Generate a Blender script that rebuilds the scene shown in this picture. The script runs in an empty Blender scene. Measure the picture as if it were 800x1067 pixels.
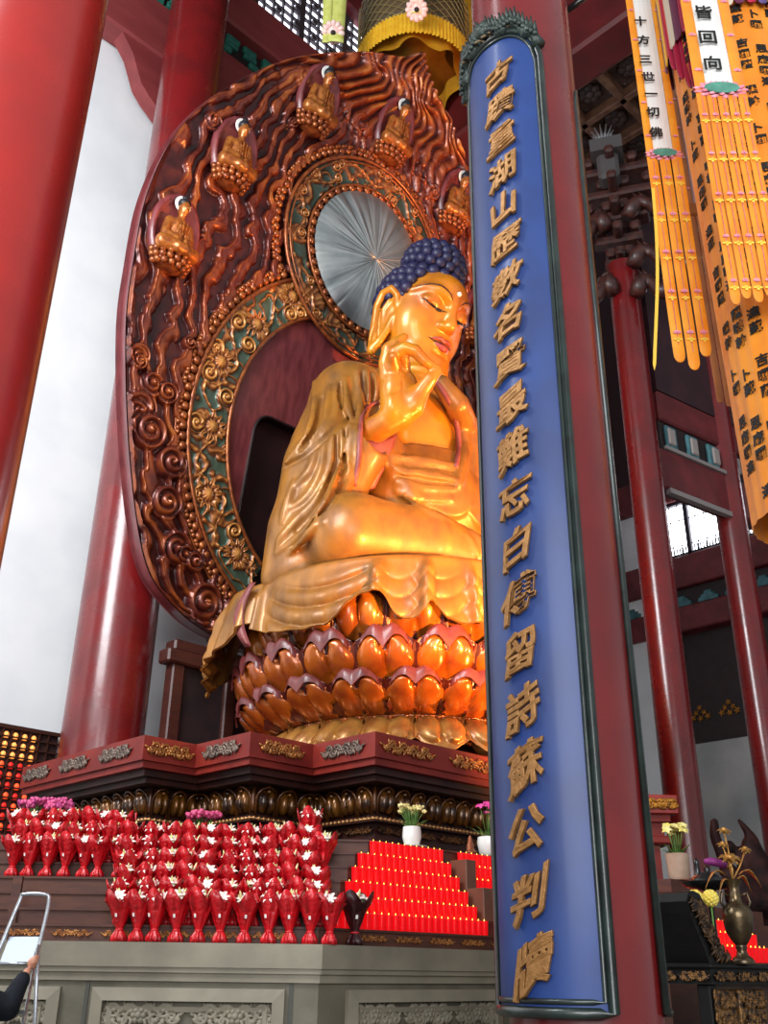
import bpy, math, random
import numpy as np
from mathutils import Vector, Matrix, noise
SC = bpy.context.scene
COL = SC.collection
PI = math.pi
rnd = random.Random(7)

# ------------------------------------------------------------------ camera
FPX = 1023.0
YAW = math.radians(45.5); PITCH = math.radians(25.1088); ROLL = math.atan(29/2183)
CAM = np.array([0.0, 0.0, 1.6])
Hd = np.array([math.cos(YAW), math.sin(YAW), 0.0])          # heading on the floor
Rt = np.array([math.sin(YAW), -math.cos(YAW), 0.0])         # to the right of the heading
Zu = np.array([0, 0, 1.0])
_F = Hd*math.cos(PITCH)+Zu*math.sin(PITCH); _U0 = -Hd*math.sin(PITCH)+Zu*math.cos(PITCH)
_R = Rt*math.cos(ROLL)+_U0*math.sin(ROLL); _U = _U0*math.cos(ROLL)-Rt*math.sin(ROLL)
cd = bpy.data.cameras.new('camera'); cam = bpy.data.objects.new('camera', cd); COL.objects.link(cam)
cd.sensor_fit = 'HORIZONTAL'; cd.sensor_width = 36.0; cd.lens = 36.0*FPX/800.0
cd.clip_start = 0.05; cd.clip_end = 300
m = Matrix(((_R[0], _U[0], -_F[0], CAM[0]), (_R[1], _U[1], -_F[1], CAM[1]), (_R[2], _U[2], -_F[2], CAM[2]), (0, 0, 0, 1)))
cam.matrix_world = m
SC.camera = cam
def ray(x, y): return _F+_R*((x-400)/FPX)-_U*((y-533.5)/FPX)
def at_y(x, y, Y): d = ray(x, y); return CAM+d*(Y-CAM[1])/d[1]
def at_x(x, y, X): d = ray(x, y); return CAM+d*(X-CAM[0])/d[0]
def at_d(x, y, D): d = ray(x, y); return CAM+d*D/(d@Hd)
SC.view_settings.view_transform = 'Standard'; SC.view_settings.look = 'None'
SC.view_settings.gamma = 1.0; SC.view_settings.use_curve_mapping = False
SC.view_settings.exposure = 0.12

# ------------------------------------------------------------------ materials
def lin(c):
    if isinstance(c, str):
        c = tuple(int(c[i:i+2], 16)/255 for i in (0, 2, 4))
    return tuple(((v+0.055)/1.055)**2.4 if v > 0.04045 else v/12.92 for v in c)+(1.0,)
MATS = {}
def M(name, c, rough=0.5, metal=0.0, c2=None, scale=4.0, bump=0.0, bscale=30.0, coat=0.0, emit=None, estr=0.0,
      stretch=None, trans=0.0, detail=6.0, lo=0.35, hi=0.65, spec=0.5, sheen=0.0, rvar=0.0):
    if name in MATS: return MATS[name]
    mt = bpy.data.materials.new(name); mt.use_nodes = True; MATS[name] = mt
    nt = mt.node_tree; b = nt.nodes['Principled BSDF']; L = nt.links
    b.inputs['Base Color'].default_value = lin(c); b.inputs['Roughness'].default_value = rough
    b.inputs['Metallic'].default_value = metal; b.inputs['Coat Weight'].default_value = coat
    b.inputs['Coat Roughness'].default_value = 0.15
    b.inputs['Transmission Weight'].default_value = trans; b.inputs['Specular IOR Level'].default_value = spec
    b.inputs['Sheen Weight'].default_value = sheen
    if emit: b.inputs['Emission Color'].default_value = lin(emit); b.inputs['Emission Strength'].default_value = estr
    if c2 or bump or rvar:
        tc = nt.nodes.new('ShaderNodeTexCoord'); mp = nt.nodes.new('ShaderNodeMapping'); L.new(tc.outputs['Object'], mp.inputs['Vector'])
        if stretch: mp.inputs['Scale'].default_value = stretch
        nz = nt.nodes.new('ShaderNodeTexNoise'); nz.inputs['Scale'].default_value = scale; nz.inputs['Detail'].default_value = detail
        L.new(mp.outputs['Vector'], nz.inputs['Vector'])
        if c2:
            rp = nt.nodes.new('ShaderNodeValToRGB'); rp.color_ramp.elements[0].position = lo; rp.color_ramp.elements[1].position = hi
            rp.color_ramp.elements[0].color = lin(c); rp.color_ramp.elements[1].color = lin(c2)
            L.new(nz.outputs['Fac'], rp.inputs['Fac']); L.new(rp.outputs['Color'], b.inputs['Base Color'])
        if rvar:
            mr = nt.nodes.new('ShaderNodeMapRange'); mr.inputs['To Min'].default_value = max(0, rough-rvar); mr.inputs['To Max'].default_value = min(1, rough+rvar)
            mr.inputs['From Min'].default_value = .3; mr.inputs['From Max'].default_value = .7
            L.new(nz.outputs['Fac'], mr.inputs['Value']); L.new(mr.outputs['Result'], b.inputs['Roughness'])
        if bump:
            n2 = nt.nodes.new('ShaderNodeTexNoise'); n2.inputs['Scale'].default_value = bscale; n2.inputs['Detail'].default_value = 4
            L.new(mp.outputs['Vector'], n2.inputs['Vector'])
            bp = nt.nodes.new('ShaderNodeBump'); bp.inputs['Strength'].default_value = bump; bp.inputs['Distance'].default_value = 0.02
            L.new(n2.outputs['Fac'], bp.inputs['Height']); L.new(bp.outputs['Normal'], b.inputs['Normal'])
    return mt
def M_attr(name, stops, rough=0.4, metal=0.0, coat=0.0, attr='paint', nscale=6.0, namp=0.15, spec=.5):
    """material whose pigment follows a painted attribute (0..1) through a ramp, with wear noise"""
    mt = bpy.data.materials.new(name); mt.use_nodes = True; MATS[name] = mt
    nt = mt.node_tree; b = nt.nodes['Principled BSDF']; L = nt.links
    b.inputs['Roughness'].default_value = rough; b.inputs['Metallic'].default_value = metal; b.inputs['Coat Weight'].default_value = coat
    b.inputs['Coat Roughness'].default_value = .2; b.inputs['Specular IOR Level'].default_value = spec
    at = nt.nodes.new('ShaderNodeAttribute'); at.attribute_name = attr
    tc = nt.nodes.new('ShaderNodeTexCoord'); nz = nt.nodes.new('ShaderNodeTexNoise'); nz.inputs['Scale'].default_value = nscale; nz.inputs['Detail'].default_value = 8
    L.new(tc.outputs['Object'], nz.inputs['Vector'])
    mr = nt.nodes.new('ShaderNodeMapRange'); mr.inputs['To Min'].default_value = -namp; mr.inputs['To Max'].default_value = namp
    mr.inputs['From Min'].default_value = .3; mr.inputs['From Max'].default_value = .7
    L.new(nz.outputs['Fac'], mr.inputs['Value'])
    ad = nt.nodes.new('ShaderNodeMath'); ad.operation = 'ADD'; L.new(at.outputs['Fac'], ad.inputs[0]); L.new(mr.outputs['Result'], ad.inputs[1])
    rp = nt.nodes.new('ShaderNodeValToRGB')
    e = rp.color_ramp.elements
    while len(e) < len(stops): e.new(.5)
    for el, (p, c) in zip(e, stops): el.position = p; el.color = lin(c)
    L.new(ad.outputs[0], rp.inputs['Fac']); L.new(rp.outputs['Color'], b.inputs['Base Color'])
    return mt

# ------------------------------------------------------------------ objects
def wloc(o):
    v = Vector(o.location); p = o.parent
    while p: v += Vector(p.location); p = p.parent
    return v
def put(name, verts, faces, mat, parent=None, smooth=True, attr=None, mats=None, midx=None, local=False, auto=None):
    V = np.asarray(verts, dtype=np.float64).reshape(-1, 3)
    if parent is not None and not local: V = V-np.array(wloc(parent))
    me = bpy.data.meshes.new(name)
    if isinstance(faces, np.ndarray) and faces.ndim == 2:
        n, k = faces.shape
        me.vertices.add(len(V)); me.vertices.foreach_set('co', V.astype(np.float32).ravel())
        me.loops.add(n*k); me.loops.foreach_set('vertex_index', faces.astype(np.int32).ravel())
        me.polygons.add(n); me.polygons.foreach_set('loop_start', np.arange(0, n*k, k, dtype=np.int32))
        me.update(calc_edges=True); me.validate()
    else:
        me.from_pydata(V.tolist(), [], [tuple(int(i) for i in f) for f in faces]); me.update()
    if mats:
        for mm in mats: me.materials.append(mm)
        if midx is not None: me.polygons.foreach_set('material_index', np.asarray(midx, dtype=np.int32))
    elif mat: me.materials.append(mat)
    if smooth: me.polygons.foreach_set('use_smooth', np.ones(len(me.polygons), dtype=bool))
    if attr is not None:
        a = me.attributes.new('paint', 'FLOAT', 'POINT'); a.data.foreach_set('value', np.asarray(attr, dtype=np.float32).ravel())
    o = bpy.data.objects.new(name, me); COL.objects.link(o)
    if parent is not None: o.parent = parent
    if smooth and auto: 
        me.set_sharp_from_angle(angle=math.radians(auto))
    return o
def tag(o, label=None, cat=None, group=None, kind=None):
    if label: o['label'] = label
    if cat: o['category'] = cat
    if group: o['group'] = group
    if kind: o['kind'] = kind
    return o
def thing(name, loc, label, cat, group=None):
    o = bpy.data.objects.new(name, None); COL.objects.link(o); o.location = Vector([float(v) for v in loc]); o.empty_display_size = .1
    return tag(o, label, cat, group)
def copy_tree(o, parent=None):
    c = o.copy(); COL.objects.link(c)
    if parent: c.parent = parent
    for ch in list(o.children): copy_tree(ch, c)
    return c

def unit(v):
    v = np.asarray(v, float); n = np.linalg.norm(v); return v/n if n else v
def frame_of(d):
    d = unit(d); a = np.array([0, 0, 1.0]) if abs(d[2]) < .9 else np.array([1.0, 0, 0])
    x = unit(np.cross(a, d)); return x, np.cross(d, x), d
class MB:
    """collects simple shapes into one mesh"""
    def __init__(s): s.v = []; s.f = []; s.mi = []; s.at = []; s.cur = 0; s.p = 0.0
    def add(s, vs, fs):
        n = len(s.v); s.v += [tuple(map(float, q)) for q in vs]; s.at += [s.p]*(len(s.v)-n)
        for f in fs: s.f.append(tuple(int(i)+n for i in f)); s.mi.append(s.cur)
        return s
    def box(s, lo, hi, ax=None, o=(0, 0, 0), bev=0.0):
        lo = np.array(lo, float); hi = np.array(hi, float)
        A = np.eye(3) if ax is None else np.array(ax, float)
        b = min(bev, *(abs(hi-lo)*.45)) if bev else 0
        P = []; F = []
        if not b:
            P = [(x, y, z) for x in (lo[0], hi[0]) for y in (lo[1], hi[1]) for z in (lo[2], hi[2])]
            F = [(0, 1, 3, 2), (4, 6, 7, 5), (0, 4, 5, 1), (2, 3, 7, 6), (0, 2, 6, 4), (1, 5, 7, 3)]
        else:
            idx = {}
            for cx in (0, 1):
                for cy in (0, 1):
                    for cz in (0, 1):
                        c = [hi[0] if cx else lo[0], hi[1] if cy else lo[1], hi[2] if cz else lo[2]]
                        sg = [1-2*cx, 1-2*cy, 1-2*cz]
                        for a in range(3):
                            q = [c[i]+(0 if i == a else sg[i]*b) for i in range(3)]
                            idx[(cx, cy, cz, a)] = len(P); P.append(q)
            for a in range(3):
                o1, o2 = [i for i in range(3) if i != a]
                for sd in (0, 1):
                    q = []
                    for (i, j) in ((0, 0), (1, 0), (1, 1), (0, 1)):
                        k = [0, 0, 0]; k[a] = sd; k[o1] = i; k[o2] = j; q.append(idx[(*k, a)])
                    F.append(q)
                for i in (0, 1):
                    for j in (0, 1):
                        k0 = [0, 0, 0]; k1 = [0, 0, 0]; k0[o1] = k1[o1] = i; k0[o2] = k1[o2] = j; k1[a] = 1
                        F.append((idx[(*k0, o1)], idx[(*k1, o1)], idx[(*k1, o2)], idx[(*k0, o2)]))
            for cx in (0, 1):
                for cy in (0, 1):
                    for cz in (0, 1): F.append([idx[(cx, cy, cz, a)] for a in range(3)])
        P = np.array(P)@A+np.array(o, float)
        if b:   # outward winding
            c0 = P.mean(0); G = []
            for f in F:
                q = P[list(f)]; nn = np.cross(q[1]-q[0], q[2]-q[0])
                G.append(tuple(f) if nn@(q.mean(0)-c0) > 0 else tuple(reversed(f)))
            F = G
        elif np.linalg.det(A) < 0: F = [tuple(reversed(f)) for f in F]
        return s.add(P, F)
    def tube(s, pts, r, n=10, caps=True, flat=1.0, closed=False, up=None):
        pts = [np.array(p, float) for p in pts]; m = len(pts)
        rs = r if hasattr(r, '__len__') else [r]*m
        V = []; F = []; px = None
        for i, p in enumerate(pts):
            if closed: d = pts[(i+1) % m]-pts[i-1]
            else: d = pts[min(i+1, m-1)]-pts[max(i-1, 0)]
            x, y, d = frame_of(d)
            if up is not None:
                y = unit(np.array(up, float)-d*(np.array(up, float)@d)); x = np.cross(y, d)
            elif px is not None:
                x = unit(px-d*(px@d)); y = np.cross(d, x)
            px = x
            for k in range(n):
                a = 2*PI*k/n; V.append(p+rs[i]*(x*math.cos(a)+y*math.sin(a)*flat))
        for i in range(m if closed else m-1):
            j = (i+1) % m
            for k in range(n):
                F.append((i*n+k, i*n+(k+1) % n, j*n+(k+1) % n, j*n+k))
        if caps and not closed: F.append(tuple(range(n-1, -1, -1))); F.append(tuple((m-1)*n+k for k in range(n)))
        return s.add(V, F)
    def cyl(s, p0, p1, r0, r1=None, n=16): return s.tube([p0, p1], [r0, r0 if r1 is None else r1], n)
    def sphere(s, c, r, nu=10, nv=6, ax=None):
        r = np.array([r]*3 if not hasattr(r, '__len__') else r, float); c = np.array(c, float); A = np.eye(3) if ax is None else np.array(ax, float)
        V = [c+np.array([0, 0, r[2]])@A]; F = []
        for j in range(1, nv):
            t = PI*j/nv
            for i in range(nu):
                p = 2*PI*i/nu; V.append(c+(np.array([math.sin(t)*math.cos(p), math.sin(t)*math.sin(p), math.cos(t)])*r)@A)
        V.append(c-np.array([0, 0, r[2]])@A)
        for i in range(nu): F.append((0, 1+i, 1+(i+1) % nu))
        for j in range(nv-2):
            for i in range(nu): F.append((1+j*nu+i, 1+(j+1)*nu+i, 1+(j+1)*nu+(i+1) % nu, 1+j*nu+(i+1) % nu))
        b = 1+(nv-2)*nu
        for i in range(nu): F.append((len(V)-1, b+(i+1) % nu, b+i))
        return s.add(V, F)
    def lathe(s, prof, c=(0, 0, 0), n=24, ax=None, wob=None, a0=0, a1=2*PI):
        c = np.array(c, float); A = np.eye(3) if ax is None else np.array(ax, float); V = []; F = []; full = abs(a1-a0-2*PI) < 1e-6; N = n if full else n+1
        for i, (r, z) in enumerate(prof):
            for k in range(N):
                a = a0+(a1-a0)*k/n; q = r*(1+(wob(a, i) if wob else 0)); V.append(c+np.array([q*math.cos(a), q*math.sin(a), z])@A)
        for i in range(len(prof)-1):
            for k in range(n):
                k2 = (k+1) % N; F.append((i*N+k, i*N+k2, (i+1)*N+k2, (i+1)*N+k))
        if full:
            if prof[0][0] > 1e-6: F.append(tuple(range(N-1, -1, -1)))
            if prof[-1][0] > 1e-6: F.append(tuple((len(prof)-1)*N+k for k in range(N)))
        return s.add(V, F)
    def prism(s, poly, z0, z1):
        """poly counter-clockwise in xy"""
        n = len(poly); a = sum(poly[i][0]*poly[(i+1) % n][1]-poly[(i+1) % n][0]*poly[i][1] for i in range(n))
        if a < 0: poly = poly[::-1]
        V = [(x, y, z0) for x, y in poly]+[(x, y, z1) for x, y in poly]
        F = [tuple(range(n-1, -1, -1)), tuple(range(n, 2*n))]+[(i, (i+1) % n, n+(i+1) % n, n+i) for i in range(n)]
        return s.add(V, F)
    def slab(s, poly, o, ux, uy, t):
        """polygon drawn in the plane (ux,uy) at o, thickness t along the normal (away from it)"""
        o = np.array(o, float); ux = np.array(ux, float); uy = np.array(uy, float); nn = np.cross(ux, uy); n = len(poly)
        ar = sum(poly[i][0]*poly[(i+1) % n][1]-poly[(i+1) % n][0]*poly[i][1] for i in range(n))
        if ar < 0: poly = poly[::-1]
        V = [o+ux*a+uy*b for a, b in poly]+[o+ux*a+uy*b+nn*t for a, b in poly]
        F = [tuple(range(n-1, -1, -1)), tuple(range(n, 2*n))]+[(i, (i+1) % n, n+(i+1) % n, n+i) for i in range(n)]
        return s.add(V, F)
    def grid(s, P, closed_u=False):
        """P[i][j] points"""
        P = np.asarray(P, float); a, b, _ = P.shape
        F = [(i*b+j, ((i+1) % a)*b+j, ((i+1) % a)*b+j+1, i*b+j+1) for i in range(a if closed_u else a-1) for j in range(b-1)]
        return s.add(P.reshape(-1, 3), F)
    def sheet(s, P, t):
        """solid sheet from grid P with thickness t (array of offset vectors or a vector)"""
        P = np.asarray(P, float); a, b, _ = P.shape; Q = P+np.asarray(t, float); n = a*b
        F = []
        for i in range(a-1):
            for j in range(b-1):
                q = (i*b+j, (i+1)*b+j, (i+1)*b+j+1, i*b+j+1); F.append(q); F.append(tuple(n+k for k in reversed(q)))
        ring = [i*b for i in range(a)]+[(a-1)*b+j for j in range(1, b)]+[i*b+b-1 for i in range(a-2, -1, -1)]+[j for j in range(b-2, 0, -1)]
        for i in range(len(ring)): p, q = ring[i], ring[(i+1) % len(ring)]; F.append((q, p, n+p, n+q))
        return s.add(np.concatenate([P.reshape(-1, 3), Q.reshape(-1, 3)]), F)
    def build(s, name, mat, parent=None, smooth=False, local=False, auto=None, paint=False):
        mats = mat if isinstance(mat, (list, tuple)) else None
        return put(name, s.v, s.f, None if mats else mat, parent, smooth or bool(auto), mats=mats, midx=s.mi if mats else None, local=local, auto=auto, attr=s.at if paint else None)
def struct(name, mb, mat, smooth=False, auto=None):
    o = mb.build(name, mat, None, smooth, auto=auto); o['kind'] = 'structure'; return o
def arc_pts(c, r, a0, a1, n, x=(1, 0, 0), y=(0, 1, 0)):
    c = np.array(c, float); x = np.array(x, float); y = np.array(y, float)
    return [c+r*(x*math.cos(a0+(a1-a0)*i/n)+y*math.sin(a0+(a1-a0)*i/n)) for i in range(n+1)]
def spline(pts, n=8):
    """Catmull-Rom through pts"""
    P = [np.array(p, float) for p in pts]; P = [2*P[0]-P[1]]+P+[2*P[-1]-P[-2]]; out = []
    for i in range(1, len(P)-2):
        for k in range(n):
            t = k/n; a, b, c, d = P[i-1:i+3]
            out.append(.5*((2*b)+(c-a)*t+(2*a-5*b+4*c-d)*t*t+(3*b-a-3*c+d)*t**3))
    out.append(P[-2]); return out

def text_mesh(s, size=1.0, off=0.0, ext=0.01, bev=0.0, shear=0.0):
    """glyph outlines of a string as (verts, faces), centred"""
    cu = bpy.data.curves.new('glyph', 'FONT'); cu.body = s; cu.size = size; cu.extrude = ext; cu.offset = off; cu.bevel_depth = bev; cu.shear = shear
    cu.align_x = 'CENTER'; cu.align_y = 'CENTER'; cu.resolution_u = 2
    ob = bpy.data.objects.new('glyph', cu); COL.objects.link(ob)
    dg = bpy.context.evaluated_depsgraph_get(); me = bpy.data.meshes.new_from_object(ob.evaluated_get(dg))
    V = np.zeros(len(me.vertices)*3); me.vertices.foreach_get('co', V); V = V.reshape(-1, 3)
    F = [tuple(p.vertices) for p in me.polygons]
    bpy.data.objects.remove(ob); bpy.data.curves.remove(cu); bpy.data.meshes.remove(me)
    if len(V): V[:, :2] -= (V[:, :2].max(0)+V[:, :2].min(0))/2
    return V, F

# ------------------------------------------------------------------ sculpting volume (signed distance grid + surface nets)
def smin(a, b, k):
    if k <= 0: return np.minimum(a, b)
    h = np.maximum(k-np.abs(a-b), 0)/k
    return np.minimum(a, b)-h*h*k*.25
class Vol:
    def __init__(s, lo, hi, h):
        s.lo = np.array(lo, float); s.h = h; s.n = np.ceil((np.array(hi)-s.lo)/h).astype(int)+1
        s.F = np.full(s.n, 1.0, dtype=np.float32)
    def sub(s, lo, hi):
        a = np.clip(np.floor((np.array(lo)-s.lo)/s.h).astype(int), 0, s.n); b = np.clip(np.ceil((np.array(hi)-s.lo)/s.h).astype(int)+1, 0, s.n)
        if (b <= a).any(): return None, None
        sl = tuple(slice(a[i], b[i]) for i in range(3))
        g = np.meshgrid(*[(s.lo[i]+s.h*np.arange(a[i], b[i])).astype(np.float32) for i in range(3)], indexing='ij', sparse=True)
        return sl, g
    def op(s, fn, lo, hi, k=0.0, mode='+', m=None):
        mg = k+3*s.h if m is None else m
        sl, g = s.sub(np.array(lo)-mg, np.array(hi)+mg)
        if sl is None: return s
        d = fn(*g).astype(np.float32)
        if mode == '+': s.F[sl] = smin(s.F[sl], d, k)
        elif mode == '-': s.F[sl] = -smin(-s.F[sl], d, k)
        elif mode == '&': s.F[sl] = -smin(-s.F[sl], -d, k)
        return s
    def cap(s, a, b, ra, rb=None, k=0.0, mode='+'):
        a = np.array(a, float); b = np.array(b, float); rb = ra if rb is None else rb; ba = b-a; L2 = max(ba@ba, 1e-9); R = max(ra, rb)
        def fn(x, y, z):
            t = np.clip(((x-a[0])*ba[0]+(y-a[1])*ba[1]+(z-a[2])*ba[2])/L2, 0, 1)
            return np.sqrt((x-a[0]-t*ba[0])**2+(y-a[1]-t*ba[1])**2+(z-a[2]-t*ba[2])**2)-(ra+(rb-ra)*t)
        return s.op(fn, np.minimum(a, b)-R, np.maximum(a, b)+R, k, mode)
    def chain(s, pts, rs, k=0.0, kk=None, mode='+'):
        rs = rs if hasattr(rs, '__len__') else [rs]*len(pts)
        P = np.array(pts, float); R = max(rs)
        def fn(x, y, z):
            D = None
            for i in range(len(P)-1):
                a = P[i]; ba = P[i+1]-a; L2 = max(ba@ba, 1e-9)
                t = np.clip(((x-a[0])*ba[0]+(y-a[1])*ba[1]+(z-a[2])*ba[2])/L2, 0, 1)
                d = np.sqrt((x-a[0]-t*ba[0])**2+(y-a[1]-t*ba[1])**2+(z-a[2]-t*ba[2])**2)-(rs[i]+(rs[i+1]-rs[i])*t)
                D = d if D is None else np.minimum(D, d)
            return D
        return s.op(fn, P.min(0)-R, P.max(0)+R, k, mode)
    def ell(s, c, r, k=0.0, mode='+', ax=None):
        """ellipsoid; ax rows = local axes in grid space"""
        c = np.array(c, float); r = np.array([r]*3 if not hasattr(r, '__len__') else r, float); A = np.eye(3) if ax is None else np.array(ax, float)
        ext = np.sqrt(((A.T*r)**2).sum(1))
        def fn(x, y, z):
            q = [((x-c[0])*A[i, 0]+(y-c[1])*A[i, 1]+(z-c[2])*A[i, 2]) for i in range(3)]
            k0 = np.sqrt(sum((q[i]/r[i])**2 for i in range(3))); k1 = np.sqrt(sum((q[i]/r[i]**2)**2 for i in range(3)))+1e-9
            return k0*(k0-1)/k1
        return s.op(fn, c-ext, c+ext, k, mode)
    def box(s, c, hx, rr=0.0, k=0.0, mode='+', ax=None):
        c = np.array(c, float); hx = np.array(hx, float); A = np.eye(3) if ax is None else np.array(ax, float); ext = (np.abs(A.T)*hx).sum(1)
        def fn(x, y, z):
            q = [np.abs((x-c[0])*A[i, 0]+(y-c[1])*A[i, 1]+(z-c[2])*A[i, 2])-(hx[i]-rr) for i in range(3)]
            o = np.sqrt(sum(np.maximum(t, 0)**2 for t in q)); return o+np.minimum(np.maximum(np.maximum(q[0], q[1]), q[2]), 0)-rr
        return s.op(fn, c-ext, c+ext, k, mode)
    def sample(s, P):
        q = np.clip(((np.asarray(P, float)-s.lo)/s.h), 0, s.n-1.001); i = q.astype(int); f = q-i; i1 = np.minimum(i+1, s.n-1)
        r = 0
        for a in (0, 1):
            for b in (0, 1):
                for c in (0, 1):
                    w = (f[..., 0] if a else 1-f[..., 0])*(f[..., 1] if b else 1-f[..., 1])*(f[..., 2] if c else 1-f[..., 2])
                    r = r+w*s.F[(i1 if a else i)[..., 0], (i1 if b else i)[..., 1], (i1 if c else i)[..., 2]]
        return r
    def grad(s, p):
        e = s.h*1.0; p = np.asarray(p, float)
        return unit([s.sample(p+np.eye(3)[i]*e)-s.sample(p-np.eye(3)[i]*e) for i in range(3)])
    def march(s, o, d, t0=0.0, t1=60.0):
        """first point inside along a ray"""
        t = np.arange(t0, t1, s.h*.5); P = np.array(o)+np.outer(t, unit(d))
        ok = ((P > s.lo) & (P < s.lo+s.h*(s.n-1))).all(1); P = P[ok]
        if not len(P): return None
        v = s.sample(P); i = np.argmax(v < 0)
        return P[i] if v[i] < 0 else None
    def snap(s, p, it=8):
        p = np.array(p, float)
        for _ in range(it): p = p-s.grad(p)*float(s.sample(p))*.8
        return p
    def mesh(s):
        F = s.F; ins = F < 0
        nx, ny, nz = F.shape
        cnt = np.zeros((nx-1, ny-1, nz-1), np.int8)
        for a in (0, 1):
            for b in (0, 1):
                for c in (0, 1): cnt += ins[a:nx-1+a, b:ny-1+b, c:nz-1+c]
        act = (cnt > 0) & (cnt < 8); ci = np.argwhere(act); idx = np.full(act.shape, -1, np.int32); idx[act] = np.arange(len(ci))
        S = np.zeros((len(ci), 3)); N = np.zeros(len(ci))
        cs = [(a, b, c) for a in (0, 1) for b in (0, 1) for c in (0, 1)]
        val = {c: F[ci[:, 0]+c[0], ci[:, 1]+c[1], ci[:, 2]+c[2]].astype(np.float64) for c in cs}
        for c in cs:
            for ax in range(3):
                if c[ax]: continue
                d = list(c); d[ax] = 1; d = tuple(d); f0, f1 = val[c], val[d]; x = (f0 < 0) != (f1 < 0)
                t = np.where(x, f0/np.where(x, f0-f1, 1), 0); p = np.array(c, float)[None].repeat(len(ci), 0); p[:, ax] += t
                S += p*x[:, None]; N += x
        V = s.lo+s.h*(ci+S/N[:, None])
        Q = []
        for ax in range(3):
            b, c = [(1, 2), (2, 0), (0, 1)][ax]
            sl0 = [slice(1, -1)]*3; sl1 = [slice(1, -1)]*3; sl0[ax] = slice(0, -1); sl1[ax] = slice(1, None)
            A = ins[tuple(sl0)]; B = ins[tuple(sl1)]; e = np.argwhere(A != B); e2 = e+1; e2[:, ax] -= 1
            fl = A[tuple(e.T)]
            def cell(db, dc):
                q = e2.copy(); q[:, b] += db; q[:, c] += dc; return idx[tuple(q.T)]
            q = np.stack([cell(-1, -1), cell(0, -1), cell(0, 0), cell(-1, 0)], 1)
            q[~fl] = q[~fl][:, ::-1]; Q.append(q)
        Q = np.concatenate(Q); Q = Q[(Q >= 0).all(1)]
        return V, Q
# ================================================================== the hall
red = M('red_lacquer', '741618', .28, c2='601113', scale=1.3, bump=.12, bscale=6, coat=.35, rvar=.08)
red_dk = M('dark_red_paint', '5a1a1e', .5, c2='74262a', scale=2, bump=.1)
white = M('white_plaster', 'e9ebec', .85, c2='dcdfe2', scale=.6, bump=.05, bscale=8)
grey_w = M('grey_plaster', 'b3b0ae', .9, c2='8f9494', scale=.5, bump=.05)
stone_f = M('floor_stone', '6d675f', .35, c2='575149', scale=1.2)
green = M('green_paint', '2c7a68', .55, c2='1d5a50', scale=5)
dark = M('dark_wood', '1c1012', .6, c2='2a1718', scale=3)
black = M('black_lacquer', '0e0f10', .3, c2='1c1e1f', scale=8, coat=.3)
gold = M('gilt', 'c98a35', .35, .75, c2='8a5a22', scale=14, bump=.2, bscale=40)
silver = M('pale_metal', 'c9ccd0', .35, .8, c2='8f9296', scale=10)
wood_br = M('brown_wood', '3a1a16', .45, c2='4c241c', scale=3, stretch=(1, 1, 8), bump=.1)

RX, BY, CZ = 34.0, 20.5, 38.0
b = MB(); b.box((-8, -8, -.3), (36, 22, 0)); struct('floor', b, stone_f)
b = MB(); b.box((-8, BY, 0), (RX+.4, BY+.4, CZ)); struct('wall_back', b, white)
b = MB(); b.box((-8, -8, CZ), (RX+.4, BY+.4, CZ+.3)); struct('ceiling', b, M('ceiling_paint', '2a1c1a', .7, c2='3a2722', scale=2))

# right wall: plaster below, dark recess, painted beams, window band, red boards above
b = MB(); b.box((RX, -8, 0), (RX+.4, BY, 9.4)); struct('wall_right', b, grey_w)
b = MB(); b.box((RX+.35, -8, 9.4), (RX+.5, BY, 13.8)); struct('wall_right_recess', b, dark)
b = MB(); b.box((RX-.25, -8, 12.6+1.1), (RX+.4, BY, 14.7), bev=.06); struct('trim_1', b, red_dk)
b = MB(); b.box((RX+.1, -8, 14.7), (RX+.4, BY, 15.55)); struct('trim_2', b, dark)
b = MB()
for k in range(14):    # green cloud brackets along the frieze
    y0 = 5+k*1.12
    for q in ((0, .28, .42), (.12, .46, .3), (.24, .64, .16)):
        b.box((RX-.05, y0+.46-q[2], 14.75+q[0]), (RX+.12, y0+.46+q[2], 14.95+q[0]), bev=.04)
struct('trim_3', b, M('frieze_green', '4f7f86', .6, c2='356067', scale=4))
b = MB(); b.box((RX-.2, -8, 15.5), (RX+.4, BY, 16.8), bev=.05); struct('trim_4', b, red_dk)
b = MB(); b.box((RX, -8, 19.2), (RX+.4, BY, CZ)); struct('wall_right_upper', b, M('dim_red_boards', '3a1820', .6, c2='2a1118', scale=1.5, stretch=(1, 6, 1)))
b = MB(); b.box((RX-.3, -8, 19.2), (RX, BY, 20.6), bev=.06); struct('trim_5', b, red_dk)
b = MB(); b.box((RX-.02, 18.7, 0), (RX, BY, 19.2)); struct('wall_right_plaster', b, white)
sky_gl = M('daylight_glass', 'ffffff', .3, emit='f4f7ff', estr=7.0)
wn = 0
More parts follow.
